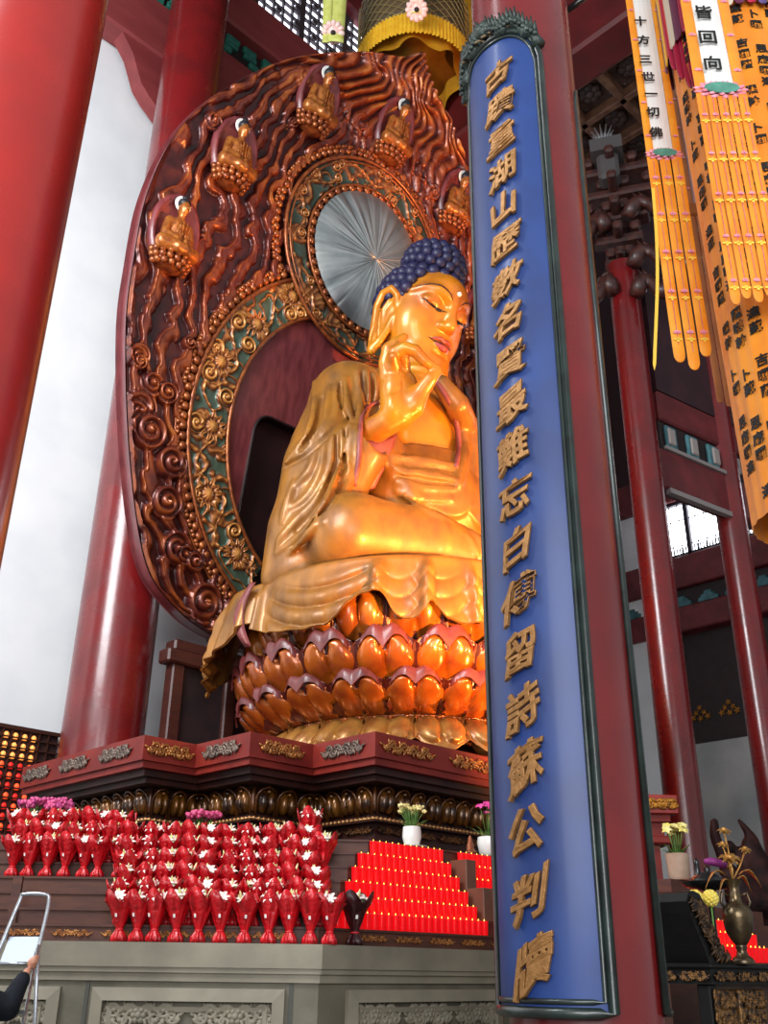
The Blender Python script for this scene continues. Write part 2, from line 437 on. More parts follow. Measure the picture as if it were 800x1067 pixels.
for (y0, y1) in ((15.65, 18.6), (12.1, 15.0), (8.6, 11.5), (5.0, 7.9)):
    wn += 1
    b = MB(); b.box((RX+.1, y0-.1, 16.8), (RX+.4, y1+.1, 19.2)); 
    w = b.build('window_%d' % wn, sky_gl); w['kind'] = 'structure'
    f = MB()
    for yy in (y0, (y0+y1)/2, y1): f.box((RX-.08, yy-.09, 16.75), (RX+.12, yy+.09, 19.2))
    for zz in (16.85, 19.15): f.box((RX-.08, y0, zz-.07), (RX+.12, y1, zz+.07))
    for yy in np.linspace(y0, y1, 9)[1:-1]: f.box((RX+.0, yy-.012, 16.8), (RX+.06, yy+.012, 19.2))
    for zz in (17.3, 18.4): f.box((RX+.0, y0, zz-.015), (RX+.06, y1, zz+.015))
    for yy in np.linspace(y0, y1, 24)[1:-1]: f.box((RX-.02, yy-.02, 16.8), (RX+.04, yy+.02, 17.2))
    f.build('window_frame', M('window_wood', '2c2230', .6), w)
b = MB()
e = [(y, y2) for y, y2 in ((18.6, BY), (15.0, 15.65), (11.5, 12.1), (7.9, 8.6), (-8, 5.0))]
for y, y2 in e: b.box((RX, y, 16.8), (RX+.4, y2, 19.2))
struct('trim_6', b, red_dk)
# small gilt brackets hanging under the frieze
for i, (px, py) in enumerate(((730, 746), (760, 740), (790, 734))):
    q = at_x(px, py, RX+.33); g = MB()
    for (dy, dz, r) in ((-.3, -.05, .13), (0, -.1, .12), (.3, -.05, .13), (-.16, .12, .1), (.16, .12, .1), (0, .3, .11)):
        for t in range(5):
            a = t*2*PI/5; c = q+np.array([0, dy, dz]); g.tube([c, c+np.array([-.05, r*math.cos(a), r*math.sin(a)])], [.05, .02], 6)
    o = g.build('gilt_bracket', gold, smooth=True)
    tag(o, ('gilt lotus bracket on the dark panel right beside the column', 'gilt lotus bracket in the middle of the dark panel', 'gilt lotus bracket at the right edge of the dark panel')[i], 'ornament', 'gilt brackets on the dark panel')

# beams along the back wall
b = MB(); b.box((2, 19.7, 26.4), (30, BY, 28.5), bev=.08)
prof = [(3, 26.6), (8.1, 26.6), (8.4, 26.5), (8.9, 25.9), (9.3, 25.0), (9.6, 24.7), (10.3, 24.2), (10.3, 26.6)]
b.slab(prof, (0, 20.3, 0), (1, 0, 0), (0, 0, 1), .5)
struct('trim_7', b, M('beam_paint', '8a3a3a', .5, c2='7a2f31', scale=1.2, stretch=(.4, 2, 2)))
b = MB(); b.box((2, 20.3, 28.5), (30, 20.48, 30.1)); struct('trim_8', b, dark)
b = MB()
for k in range(12):
    x0 = 5.3+k*2.15
    for (dz, hw) in ((.05, .28), (.35, .5), (.65, .72), (.95, .95), (1.2, 1.0)):
        b.box((x0-hw, 20.15, 28.55+dz), (x0-hw*.45, 20.32, 28.78+dz), bev=.04); b.box((x0+hw*.45, 20.15, 28.55+dz), (x0+hw, 20.32, 28.78+dz), bev=.04)
    b.box((x0-.2, 20.1, 28.55), (x0+.2, 20.32, 30.0), bev=.04)
struct('trim_9', b, green)
b = MB(); b.box((2, 19.8, 30.05), (30, BY, 31.9), bev=.08); struct('trim_10', b, M('beam_paint', ''))
# clerestory lattice above the back beam
w = MB().box((9, BY-.12, 31.9), (30, BY-.05, 35.8)).build('window_5', M('clerestory_daylight', 'ffffff', .4, emit='e8efff', estr=3.0)); w['kind'] = 'structure'
f = MB()
for x in np.arange(9, 30.01, 2.1): f.box((x-.12, 20.2, 31.9), (x+.12, 20.4, 35.8))
for x in np.arange(9, 30, .42): f.box((x-.03, 20.24, 31.9), (x+.03, 20.36, 35.8))
for z in np.arange(32.0, 35.9, .42): f.box((9, 20.24, z-.03), (30, 20.36, z+.03))
for k, x in enumerate(np.arange(9.21, 29.6, .84)):
    for z in np.arange(32.21, 35.6, .84): f.box((x-.09, 20.22, z-.09), (x+.09, 20.38, z+.09))
f.build('window_lattice', M('lattice_wood', '3b3034', .6), w)
b = MB(); b.box((2, 19.8, 35.7), (30, BY, 37.9), bev=.05); struct('trim_11', b, red_dk)

# big tie beam and coffered ceiling panels on the right
b = MB(); b.box((17.6, -2, 25.5), (18.9, BY, 27.8), bev=.1); b.box((17.8, -2, 27.8), (18.7, BY, 29.2)); struct('trim_12', b, M('beam_red_deep', '5e1517', .5, c2='4a1012', scale=1.5))
b = MB(); cs = 2.0; cz = 36.0
x0, x1, y0, y1 = 19.0, 34.0, 5.0, 20.5
b.box((x0, y0, cz+.5), (x1, y1, cz+.6))
struct('trim_13', b, M('coffer_board', '5a4034', .7, c2='3f2c25', scale=2))
b = MB()
for x in np.arange(x0, x1+.1, cs): b.box((x-.17, y0, cz), (x+.17, y1, cz+.55), bev=.05)
for y in np.arange(y0, y1+.1, cs): b.box((x0, y-.17, cz), (x1, y+.17, cz+.55), bev=.05)
struct('trim_14', b, M('coffer_frame', '8a6248', .6, c2='6a4635', scale=3))
b = MB()
for x in np.arange(x0+cs/2, x1, cs):
    for y in np.arange(y0+cs/2, y1, cs):
        for k in range(7):
            a = k*2*PI/7; b.sphere((x+.34*math.cos(a), y+.34*math.sin(a), cz+.46), (.24, .24, .12), 8, 4)
        b.sphere((x, y, cz+.4), (.22, .22, .12), 8, 4)
        for (sx, sy) in ((1, 1), (1, -1), (-1, 1), (-1, -1)): b.sphere((x+sx*.66, y+sy*.66, cz+.48), (.13, .13, .06), 6, 4)
struct('trim_15', b, M('coffer_carving', '33282a', .6, c2='5c463c', scale=8), smooth=True)

# ------------------------------------------------------------------ columns
red_lit = M('red_lacquer_daylit', 'a8241e', .3, c2='93201c', scale=1.3, bump=.1, bscale=6, coat=.3, rvar=.06)  # red lacquer with the daylight on the near left column put into its colour
def column(loc, r, h, label, mat=None):
    b = MB(); b.lathe([(r*1.0, .35), (r, 1.0), (r, h)], (0, 0, 0), 64)
    o = thing('column', (loc[0], loc[1], 0), label, 'column', 'red lacquered hall columns')
    b.build('shaft', mat or red, o, smooth=True, local=True, auto=40)
    p = MB(); p.lathe([(r*1.5, 0), (r*1.5, .12), (r*1.45, .16), (r*1.32, .3), (r*1.1, .36), (r*1.02, .38), (.001, .38)], (0, 0, 0), 48)
    p.build('stone_plinth', M('plinth_stone', '6a645c', .6, c2='56514a', scale=4), o, smooth=True, local=True, auto=40)
    return o
LC = at_d(-78, 510, 5.5); 
column((LC[0], LC[1]), .52, 20, 'bright red column nearest the camera, cut off by the left edge', red_lit)
MC = at_d(611, 1060, 6.8)
main_col = column((MC[0], MC[1]), .475, 24, 'thick red column carrying the long blue couplet board')
C2 = at_d(116, 700, 20.0)
column((C2[0], C2[1]), .82, 37, 'tall red column behind the left edge of the carved halo')
CA = at_d(698, 720, 22.0)
colA = column((CA[0], CA[1]), .41, 19.6, 'red column right of the blue board with brackets at its head')
CB = at_d(771, 600, 23.9)
colB = column((CB[0], CB[1]), .385, 24, 'slender red column at the right edge in front of the windows')
# beams between the two right columns
d = unit(np.array([CB[0]-CA[0], CB[1]-CA[1], 0])); nrm = np.array([-d[1], d[0], 0]); L_ = math.hypot(CB[0]-CA[0], CB[1]-CA[1])
A_ = [d, nrm, Zu]; O_ = (CA[0], CA[1], 0)
b = MB(); b.box((.4, -.22, 12.75), (L_-.3, .22, 13.9), A_, O_, .05); b.box((L_+.3, -.22, 12.75), (L_+9, .22, 13.9), A_, O_, .05); struct('trim_16', b, red_dk)
b = MB(); b.box((.6, -.26, 12.62), (L_-.3, -.1, 12.76), A_, O_); b.box((.6, -.28, 13.88), (L_-.3, -.2, 13.98), A_, O_); struct('trim_17', b, M('pale_edging', '8d8482', .6))
b = MB(); b.box((.6, -.2, 14.8), (L_+9, .2, 15.7), A_, O_, .05); struct('trim_18', b, red_dk)
b = MB(); b.box((.6, -.1, 13.9), (L_+9, .1, 14.8), A_, O_); struct('trim_19', b, dark)
b = MB()
for k in range(6):
    t = 1.0+k*.85
    b.box((t-.22, -.2, 14.0), (t+.22, -.08, 14.7), A_, O_, .04)
struct('trim_20', b, M('frieze_green', ''), )
b = MB()
for k in range(4):
    t = .95+k*.9; b.box((t-.14, -.26, 14.1), (t+.14, -.18, 14.6), A_, O_, .05)
struct('trim_21', b, M('pale_block', '9a908c', .6))
b = MB(); b.box((.6, -.2, 15.7), (L_+9, .2, 22), A_, O_); struct('wall_inner', b, M('dim_red_boards', ''))
# bracket set at the head of the right column
br = thing('bracket_set', (CA[0], CA[1], 19.6), 'dark carved bracket set with dragon heads at the right column head', 'bracket')
cv = M('carved_brown', '2c1614', .5, c2='4a241c', scale=6, bump=.3, bscale=18, coat=.2)
tc = unit(CAM-np.array([CA[0], CA[1], 1.6])); tr = np.array([-tc[1], tc[0], 0]); A3 = [tr, -tc, Zu]; O3 = (CA[0], CA[1], 0)
b = MB()
for lv in range(5):
    z = 19.6+lv*.72; w = .45+.24*lv
    b.box((-w, -.14-.14*lv, z), (w, .14, z+.26), A3, O3, .06)
    for q in np.linspace(-w+.2, w-.2, 3+lv//2): b.box((q-.15, -.3-.14*lv, z+.26), (q+.15, .2, z+.56), A3, O3, .07)
    b.box((-.13, -.6-.22*lv, z+.06), (.13, .3, z+.32), A3, O3, .06)
b.build('bracket_arms', cv, br)
for s, z, L in ((-1, 18.4, 1.0), (1, 18.2, 1.5), (1, 19.2, 1.9), (-1, 20.6, 1.2), (1, 20.9, 2.2)):
    g = MB(); p = [np.array([CA[0], CA[1], z])+tc*(.5)+tr*s*.3]
    for k in range(1, 14): p.append(p[0]+tr*s*(L*k/13)+tc*(.25*k/13)+Zu*(.35*math.sin(k*.75)+.04*k))
    g.tube(p, [.2+.05*math.sin(k*1.3) for k in range(13)]+[.26], 10)
    for k in range(1, 13): g.tube([p[k]+Zu*.12, p[k]+Zu*.38-tr*s*.12], [.07, .01], 6)
    h = p[-1]; g.sphere(h+tr*s*.12, (.3, .26, .24), 10, 7); g.tube([h+tr*s*.3, h+tr*s*.62-Zu*.05], [.17, .1], 8)
    g.build('dragon', cv, br, smooth=True)
    t = MB()
    for k in range(9):
        a = k*2*PI/9; t.tube([h+tr*s*.4, h+tr*s*(.55)+Zu*(.1+.32*math.sin(a))+tr*.32*math.cos(a)+tc*.1], [.05, .02], 5)
    t.build('dragon_beard', silver, br, smooth=True)
b = MB(); q = at_d(632, 160, 21.2)
b.box((-.45, -.4, -.2), (.45, .4, .25), A3, q); b.box((-.3, -.3, -1.1), (.3, .3, -.2), A3, q, .1)
b.build('lantern_box', M('grey_metal', '4a4646', .5), br)
b = MB()
for k in range(11):
    a = k*2*PI/11; c = at_d(628, 143, 21.2); b.tube([c-Zu*.3, c+tr*.32*math.cos(a)+Zu*(.2+.3*math.sin(a))], [.06, .02], 5)
b.build('flower_tuft', silver, br, smooth=True)
# rail at top right of the main column
b = MB(); q0 = at_d(584, 16, 7.2); q1 = at_d(622, -12, 7.0); b.tube([q0, q1], .035, 8); b.tube([q0, q0-(q1-q0)*.12], [.05, .03], 8)
tag(b.build('banner_pole', black, smooth=True), 'black iron pole reaching out from the top of the thick red column', 'pole')
# ================================================================== carved halo (mandorla) behind the figure
BX = 14.0
def halo_t(z): z = np.asarray(z, float); return .17*(z-14)+.03*np.maximum(0, z-18.44)**2
def halo_pt(u, z, h=0.0):
    u = np.asarray(u, float); z = np.asarray(z, float); dt = .17+.06*np.maximum(0, z-18.44); L = np.sqrt(1+dt*dt)
    return np.stack([BX+u+0*z, 16-halo_t(z)-h/L, z-h*dt/L+0*u], -1)
_rng = np.random.RandomState(5)
_lat = _rng.rand(64, 64).astype(np.float64)
def vnoise(x, y):
    x = np.asarray(x, float); y = np.asarray(y, float); i = np.floor(x).astype(int); j = np.floor(y).astype(int); fx = x-i; fy = y-j
    fx = fx*fx*fx*(fx*(fx*6-15)+10); fy = fy*fy*fy*(fy*(fy*6-15)+10)
    g = lambda a, b: _lat[a % 64, b % 64]
    return (g(i, j)*(1-fx)+g(i+1, j)*fx)*(1-fy)+(g(i, j+1)*(1-fx)+g(i+1, j+1)*fx)*fy*1.0-.5
def fbm(x, y, o=4):
    r = 0; a = 1.0
    for k in range(o): r = r+a*vnoise(x*2**k+17*k, y*2**k+31*k); a *= .5
    return r
def sst(a, b, x): t = np.clip((x-a)/(b-a), 0, 1); return t*t*(3-2*t)
def gridfaces(a, b, cu=False):
    i = np.arange(a if cu else a-1)[:, None]; j = np.arange(b-1)[None]; i2 = (i+1) % a
    return np.stack([i*b+j+0*i, i2*b+j, i2*b+j+1, i*b+j+1], -1).reshape(-1, 4)

maroon = M('halo_maroon', '7c3a3c', .36, c2='60282c', scale=2.2, stretch=(3, 3, .6), coat=.2, bump=.08)
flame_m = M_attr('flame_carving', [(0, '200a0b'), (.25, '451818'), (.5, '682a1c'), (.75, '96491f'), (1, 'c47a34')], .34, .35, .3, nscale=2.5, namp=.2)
copper = M('copper_gilt', 'a8602f', .34, .55, c2='7a3c22', scale=7, bump=.25, bscale=25, coat=.2)
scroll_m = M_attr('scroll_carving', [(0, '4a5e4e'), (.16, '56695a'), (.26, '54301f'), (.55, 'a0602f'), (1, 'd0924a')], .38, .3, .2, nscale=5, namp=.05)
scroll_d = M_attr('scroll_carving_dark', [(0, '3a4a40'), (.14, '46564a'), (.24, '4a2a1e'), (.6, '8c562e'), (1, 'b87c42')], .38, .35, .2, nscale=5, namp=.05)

halo = thing('carved_halo', (BX, 16.8, 4.8), 'huge carved wooden flame halo standing behind the golden seated figure', 'halo')
# outline in polar form around (0,15)
OC = 15.0
half = [(0, 24.6), (-.35, 24.25), (-.9, 23.95), (-1.8, 23.5), (-3.6, 22.2), (-5.0, 20.5), (-5.85, 18.8), (-6.2, 17.0), (-6.15, 15.3), (-5.95, 13.7), (-5.25, 11.2), (-4.4, 9.2), (-3.5, 8.45), (-2.5, 8.1), (-1.2, 7.95), (0, 7.9)]
ol = np.array(spline(half, 12)); ang = np.arctan2(-ol[:, 0], ol[:, 1]-OC); rad = np.hypot(ol[:, 0], ol[:, 1]-OC)   # 0 = up, pi = down (left side)
order = np.argsort(ang); ang = ang[order]; rad = rad[order]
def out_r(th): return np.interp(np.abs(th), ang, rad)
def inner_r(th):      # ring of the body band / head ring, in the same polar frame
    s = np.sin(th); c = np.cos(th)
    # ellipse centre (0,13), a=4.45, b=4.75
    oz = OC-13.0; a, bb = 4.4, 4.8; A = (s/a)**2+(c/bb)**2; B = oz*c/bb**2; Cc = (oz/bb)**2-1
    r1 = (-B+np.sqrt(np.maximum(B*B-A*Cc, 0)))/A
    oz = OC-18.44; R = 2.75; B2 = oz*c; D = B2*B2-(oz*oz-R*R); r2 = np.where(D > 0, -B2+np.sqrt(np.maximum(D, 0)), 0)
    return np.maximum(r1, r2)
NT, NS = 1500, 210
th = np.linspace(-PI, PI, NT); s_ = np.linspace(0, 1, NS)
TH, S = np.meshgrid(th, s_, indexing='ij')
Rr = (inner_r(TH)-.25)*(1-S)+out_r(TH)*S; U = -Rr*np.sin(TH); Z = OC+Rr*np.cos(TH)
wid = np.maximum(out_r(TH)-inner_r(TH), .2)
arc = np.cumsum(np.concatenate([[0], np.hypot(np.diff(U[:, 150]), np.diff(Z[:, 150]))]))[:, None]+0*S
arc = np.minimum(arc, arc.max()-arc)            # mirrored: measured from the foot on either side
sg = np.where(TH < 0, 1.0, -1.0)
d_out = S*wid
up = sst(8, 13, Z)                               # flames above, clouds below
n1 = fbm(U*.8+9, Z*.8, 3); n2 = fbm(U*2.2+3, Z*2.2+5, 3)
hw_z = ol[:, 1]; hw_u = -ol[:, 0]; _o = np.argsort(hw_z); w_out = np.maximum(np.interp(Z, hw_z[_o], hw_u[_o]), .35); cc_ = np.clip(np.abs(U)/w_out, 0, 1.02)
d_out = (1-cc_)*4.6
arc = Z*1.0
wave = .13*np.sin(arc*2.3+3.0*n1+d_out*2.2)+.045*np.sin(arc*5.5+4*n2+d_out*3)
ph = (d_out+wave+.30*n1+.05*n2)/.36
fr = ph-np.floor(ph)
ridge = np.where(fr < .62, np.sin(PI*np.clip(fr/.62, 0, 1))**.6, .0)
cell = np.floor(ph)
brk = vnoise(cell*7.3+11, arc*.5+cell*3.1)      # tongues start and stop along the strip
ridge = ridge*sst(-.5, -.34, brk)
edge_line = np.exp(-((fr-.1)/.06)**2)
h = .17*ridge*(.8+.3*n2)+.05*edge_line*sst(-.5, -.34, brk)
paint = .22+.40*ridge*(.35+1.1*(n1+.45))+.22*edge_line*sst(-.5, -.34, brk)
# volutes: denser in the lower part
cr = random.Random(11)
for k in range(105):
    t0 = cr.uniform(-PI*.97, PI*.97); s0 = cr.uniform(.12, .9)
    if abs(t0) < 1.75 and cr.random() < .7: continue
    r0 = float((inner_r(t0))*(1-s0)+out_r(t0)*s0); u0 = -r0*math.sin(t0); z0 = OC+r0*math.cos(t0); R = cr.uniform(.22, .42)*(1.0 if z0 < 13 else .62)
    dx = U-u0; dz = Z-z0; rr = np.hypot(dx, dz); mk = rr < R*1.15
    if not mk.any(): continue
    a = np.arctan2(dz, dx)*(1 if cr.random() < .5 else -1)+cr.uniform(0, 6)
    sp = (rr[mk]/R*2.1+a[mk]/(2*PI)); f2 = sp-np.floor(sp); rg = np.sin(PI*f2)**.8; w = sst(R*1.15, R*.85, rr[mk])
    core = np.exp(-(rr[mk]/(R*.25))**2)
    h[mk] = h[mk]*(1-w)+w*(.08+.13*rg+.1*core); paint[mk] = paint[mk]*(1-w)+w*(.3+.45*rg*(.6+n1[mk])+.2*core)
# a second carving: radial flame tongues near the tip
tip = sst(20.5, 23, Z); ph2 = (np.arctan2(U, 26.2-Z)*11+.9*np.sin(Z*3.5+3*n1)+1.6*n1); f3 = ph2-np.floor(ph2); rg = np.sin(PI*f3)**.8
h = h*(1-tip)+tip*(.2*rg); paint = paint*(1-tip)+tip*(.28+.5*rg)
fade = sst(0, .03, S)*sst(1, .985, S); h = h*fade+.06
rim = np.exp(-((1-S)*wid/.05)**2); h = h+.05*rim
P = halo_pt(U, Z, h)
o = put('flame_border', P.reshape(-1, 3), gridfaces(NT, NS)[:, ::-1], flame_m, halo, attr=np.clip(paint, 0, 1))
# thickness: edge wall + back
E0 = halo_pt(U[:, -1], Z[:, -1], .06); E1 = halo_pt(U[:, -1], Z[:, -1], -.35); E1[:, 0] = BX+(E1[:, 0]-BX)*.985
mb = MB(); mb.grid(np.stack([E1, E0], 1)); c0 = halo_pt(0, 15, -.4)
bk = halo_pt(U[:, -1], Z[:, -1], -.35); bk0 = halo_pt(U[:, 0]*.1, 15+(Z[:, 0]-15)*.1, -.35); mb.grid(np.stack([bk0, bk], 1))
mb.build('back_board', maroon, halo, smooth=True, auto=40)

# inner smooth panel with the arched recess
def ell_pt(t, a, b_, zc=13.0): return np.array([-a*math.sin(t), zc+b_*math.cos(t)])
n = 90
arch = [(-2.35, 8.0), (-2.35, 12.9)]+[(-1.95-.4*math.cos(k*PI/12), 12.9+.45*math.sin(k*PI/12)) for k in range(1, 7)]
arch = arch+[(-x, z) for x, z in arch[::-1]]
al = np.array(arch); dl = np.concatenate([[0], np.cumsum(np.hypot(*np.diff(al, axis=0).T))]); q = np.linspace(0, dl[-1], n)
A = np.stack([np.interp(q, dl, al[:, 0]), np.interp(q, dl, al[:, 1])], 1)
B = np.array([ell_pt(t, 3.6, 4.6) for t in np.linspace(PI*.86, -PI*.86, n)])
G = np.stack([A*(1-w)+B*w for w in np.linspace(0, 1, 9)], 1)
mb = MB(); mb.grid(halo_pt(G[..., 0], G[..., 1], .02)); mb.build('smooth_panel', maroon, halo, smooth=True)
mb = MB(); mb.grid(np.stack([halo_pt(A[:, 0], A[:, 1], .02), halo_pt(A[:, 0], A[:, 1], -.3)], 1))
mb.tube(list(halo_pt(A[:, 0], A[:, 1], .02)), .035, 8)
bk = np.stack([halo_pt(A[:, 0]*w, 8+(A[:, 1]-8)*w, -.3) for w in (0.02, .5, 1)], 1); mb.grid(bk)
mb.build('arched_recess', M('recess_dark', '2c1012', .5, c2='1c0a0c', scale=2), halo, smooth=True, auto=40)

# scroll bands
def scroll_band(name, fn, na, nb, L, Wd, mat, seed, flowers, hgt=.11):
    a = np.linspace(0, 1, na); b_ = np.linspace(0, 1, nb); A, Bb = np.meshgrid(a, b_, indexing='ij'); l = A*L; w = Bb*Wd
    q1 = fbm(l*1.35+seed, w*1.35+seed*2, 2); q2 = fbm(l*2.4+seed*3, w*2.4, 2)
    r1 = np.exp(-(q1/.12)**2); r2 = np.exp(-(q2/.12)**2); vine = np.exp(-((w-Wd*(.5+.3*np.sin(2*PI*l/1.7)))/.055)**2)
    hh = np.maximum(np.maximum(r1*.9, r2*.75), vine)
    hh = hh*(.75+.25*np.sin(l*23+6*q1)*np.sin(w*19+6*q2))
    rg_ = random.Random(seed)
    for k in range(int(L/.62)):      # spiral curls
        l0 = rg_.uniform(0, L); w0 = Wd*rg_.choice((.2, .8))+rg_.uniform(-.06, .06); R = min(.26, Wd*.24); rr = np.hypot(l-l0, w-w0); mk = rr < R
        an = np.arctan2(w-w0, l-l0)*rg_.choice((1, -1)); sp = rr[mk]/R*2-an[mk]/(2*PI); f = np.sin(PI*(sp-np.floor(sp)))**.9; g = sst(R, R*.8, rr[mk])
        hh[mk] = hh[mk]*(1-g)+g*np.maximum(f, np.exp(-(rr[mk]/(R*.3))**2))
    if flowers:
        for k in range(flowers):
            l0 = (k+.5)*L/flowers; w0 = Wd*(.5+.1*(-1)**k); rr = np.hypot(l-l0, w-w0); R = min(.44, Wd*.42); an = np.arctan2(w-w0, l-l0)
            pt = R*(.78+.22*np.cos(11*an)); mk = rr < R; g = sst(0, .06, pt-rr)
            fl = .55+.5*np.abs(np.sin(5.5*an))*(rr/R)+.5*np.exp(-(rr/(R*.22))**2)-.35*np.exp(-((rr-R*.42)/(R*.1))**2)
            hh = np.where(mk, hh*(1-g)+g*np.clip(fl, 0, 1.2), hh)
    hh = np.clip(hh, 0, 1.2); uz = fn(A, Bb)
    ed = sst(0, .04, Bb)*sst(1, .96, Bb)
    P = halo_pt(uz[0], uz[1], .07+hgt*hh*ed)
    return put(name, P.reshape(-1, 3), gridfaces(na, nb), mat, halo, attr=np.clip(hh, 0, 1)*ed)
T0 = PI*.84
def body_fn(a, b_): t = T0-2*T0*a; ra = 4.12-(4.12-3.12)*b_; rb = 4.5-(4.5-3.6)*b_; return -ra*np.sin(t), 13.0+rb*np.cos(t)
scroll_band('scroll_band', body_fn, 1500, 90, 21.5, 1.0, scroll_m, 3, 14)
def head_fn(a, b_): t = PI-2*PI*a; r = 2.68-.62*b_; return -r*np.sin(t), 18.44+r*np.cos(t)
# the head ring stands proud of the body band
_old = halo_pt
def halo_pt(u, z, h=0.0): return _old(u, z, np.asarray(h)+.16)
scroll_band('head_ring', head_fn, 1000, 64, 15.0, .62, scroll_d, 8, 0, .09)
mb = MB()
for r, rr_, hh in ((2.72, .05, .12), (2.02, .04, .14), (2.6, .025, .14)):
    t = np.linspace(0, 2*PI, 120, endpoint=False); mb.tube(list(halo_pt(r*np.sin(t), 18.44+r*np.cos(t), hh)), rr_, 8, closed=True)
mb.build('ring_moulding', copper, halo, smooth=True)
mb = MB()
for k in range(46):       # little upright leaves between mirror and ring
    t = k*2*PI/46; c = halo_pt(1.93*math.sin(t), 18.44+1.93*math.cos(t), .16); mb.sphere(c, (.1, .07, .1), 8, 5)
    c = halo_pt(1.93*math.sin(t+.068), 18.44+1.93*math.cos(t+.068), .12); mb.sphere(c, (.04, .05, .04), 6, 4)
mb.build('mirror_bezel', copper, halo, smooth=True)
na, nr = 360, 26; R = 1.86
t = np.linspace(0, 2*PI, na, endpoint=False); s = np.linspace(0, 1, nr); Tt, Ss = np.meshgrid(t, s, indexing='ij')
P = halo_pt(R*Ss*np.sin(Tt), 18.44+R*Ss*np.cos(Tt), .1+.34*np.sqrt(np.maximum(0, 1-.93*Ss**2)))
st = .5+.55*vnoise(Tt*58/(2*PI)*1.0+40, Ss*1.1)+.35*vnoise(Tt*23+3, Ss*2.0)
mir = M_attr('brushed_silver', [(0, 'a4adad'), (.5, 'ccd3d2'), (1, 'f4f7f6')], .42, 1.0, 0, nscale=3, namp=.12)
nt = mir.node_tree; at = [q for q in nt.nodes if q.type == 'ATTRIBUTE'][0]
bp = nt.nodes.new('ShaderNodeBump'); bp.inputs['Strength'].default_value = .5; bp.inputs['Distance'].default_value = .06
nt.links.new(at.outputs['Fac'], bp.inputs['Height']); nt.links.new(bp.outputs['Normal'], nt.nodes['Principled BSDF'].inputs['Normal'])
tag(put('mirror_disc', P.reshape(-1, 3), gridfaces(na, nr, True), mir, halo, attr=st), 'round domed silver mirror')
halo_pt = _old
# mouldings and the beaded scroll rim of the body band
mb = MB()
for (ra, rb, q, hh) in ((4.14, 4.52, .055, .14), (3.1, 3.58, .05, .12), (4.44, 4.84, .03, .1)):
    t = np.linspace(T0, -T0, 160); mb.tube(list(halo_pt(-ra*np.sin(t), 13+rb*np.cos(t), hh)), q, 8)
mb.build('band_moulding', copper, halo, smooth=True)
def rim_beads(mb, pts, r):
    for i, (u, z, nu, nz) in enumerate(pts):
        c = halo_pt(u, z, .13); mb.sphere(c, (r, r*.9, r), 8, 5)
        for s in (-.55, .55):
            c2 = halo_pt(u+nu*r*1.1+nz*s*r*1.2, z+nz*r*1.1-nu*s*r*1.2, .12); mb.sphere(c2, (r*.62, r*.7, r*.62), 7, 5)
pts = []
for t in np.linspace(T0, -T0, 112):
    u, z = -4.28*math.sin(t), 13+4.67*math.cos(t)
    if math.hypot(u, z-18.44) < 2.86: continue
    pts.append((u, z, -math.sin(t), math.cos(t)))
tt = [t for t in np.linspace(-PI, PI, 90) if ((2.9*math.sin(t))/4.4)**2+((18.44+2.9*math.cos(t)-13)/4.8)**2 > 1.0]
for t in tt: pts.append((2.9*math.sin(t), 18.44+2.9*math.cos(t), math.sin(t), math.cos(t)))
mb = MB(); rim_beads(mb, pts, .105)
mb.build('scroll_rim', copper, halo, smooth=True)
# the seven little seated figures
v = Vol((-.62, -.3, -.95), (.62, .75, .95), .03)
v.ell((0, .12, -.02), (.22, .17, .34), .06); v.cap((-.24, .1, .17), (.24, .1, .17), .1, .1, .1)
v.chain([(-.3, .1, .16), (-.36, .16, -.12), (-.12, .34, -.2)], [.1, .1, .07], .05); v.chain([(.3, .1, .16), (.36, .16, -.12), (.12, .34, -.2)], [.1, .1, .07], .05)
v.cap((0, .14, .3), (0, .14, .4), .08, .08, .04); v.ell((0, .16, .5), (.13, .14, .17), .03)
v.chain([(-.12, .12, -.3), (-.46, .26, -.34), (.1, .44, -.38)], [.16, .14, .09], .06); v.chain([(.12, .12, -.3), (.46, .26, -.34), (-.1, .44, -.38)], [.16, .14, .09], .06)
v.cap((0, .44, .43), (0, .3, .47), .02, .03, .02)
for k in range(5): v.chain([(-.2+.1*k, .3, .2), (-.15+.07*k, .36, -.1)], [.02, .02], .03)
fv, fq = v.mesh()
fig_m = M('figure_gilt', 'b8702e', .35, .45, c2='8a4a22', scale=9, coat=.25)
hair_d = M('figure_hair', '16151c', .5)
nim_m = M('highlight_white', 'f0efe9', .5)  # nimbus disc, its white paints the highlight reflected on the heads
def on_halo(V, u, z, hh):
    """local (x, out, up) -> on the halo surface"""
    o = halo_pt(u, z, hh); e = halo_pt(u, z+.02, hh)-halo_pt(u, z, hh); e = unit(e); nn = unit(np.array([0, -1, 0])-e*(-e[1])); nn = unit(np.cross(np.array([1.0, 0, 0]), e))
    if nn[1] > 0: nn = -nn
    V = np.asarray(V, float); return o+V[:, :1]*np.array([1.0, 0, 0])+V[:, 1:2]*nn+V[:, 2:3]*e
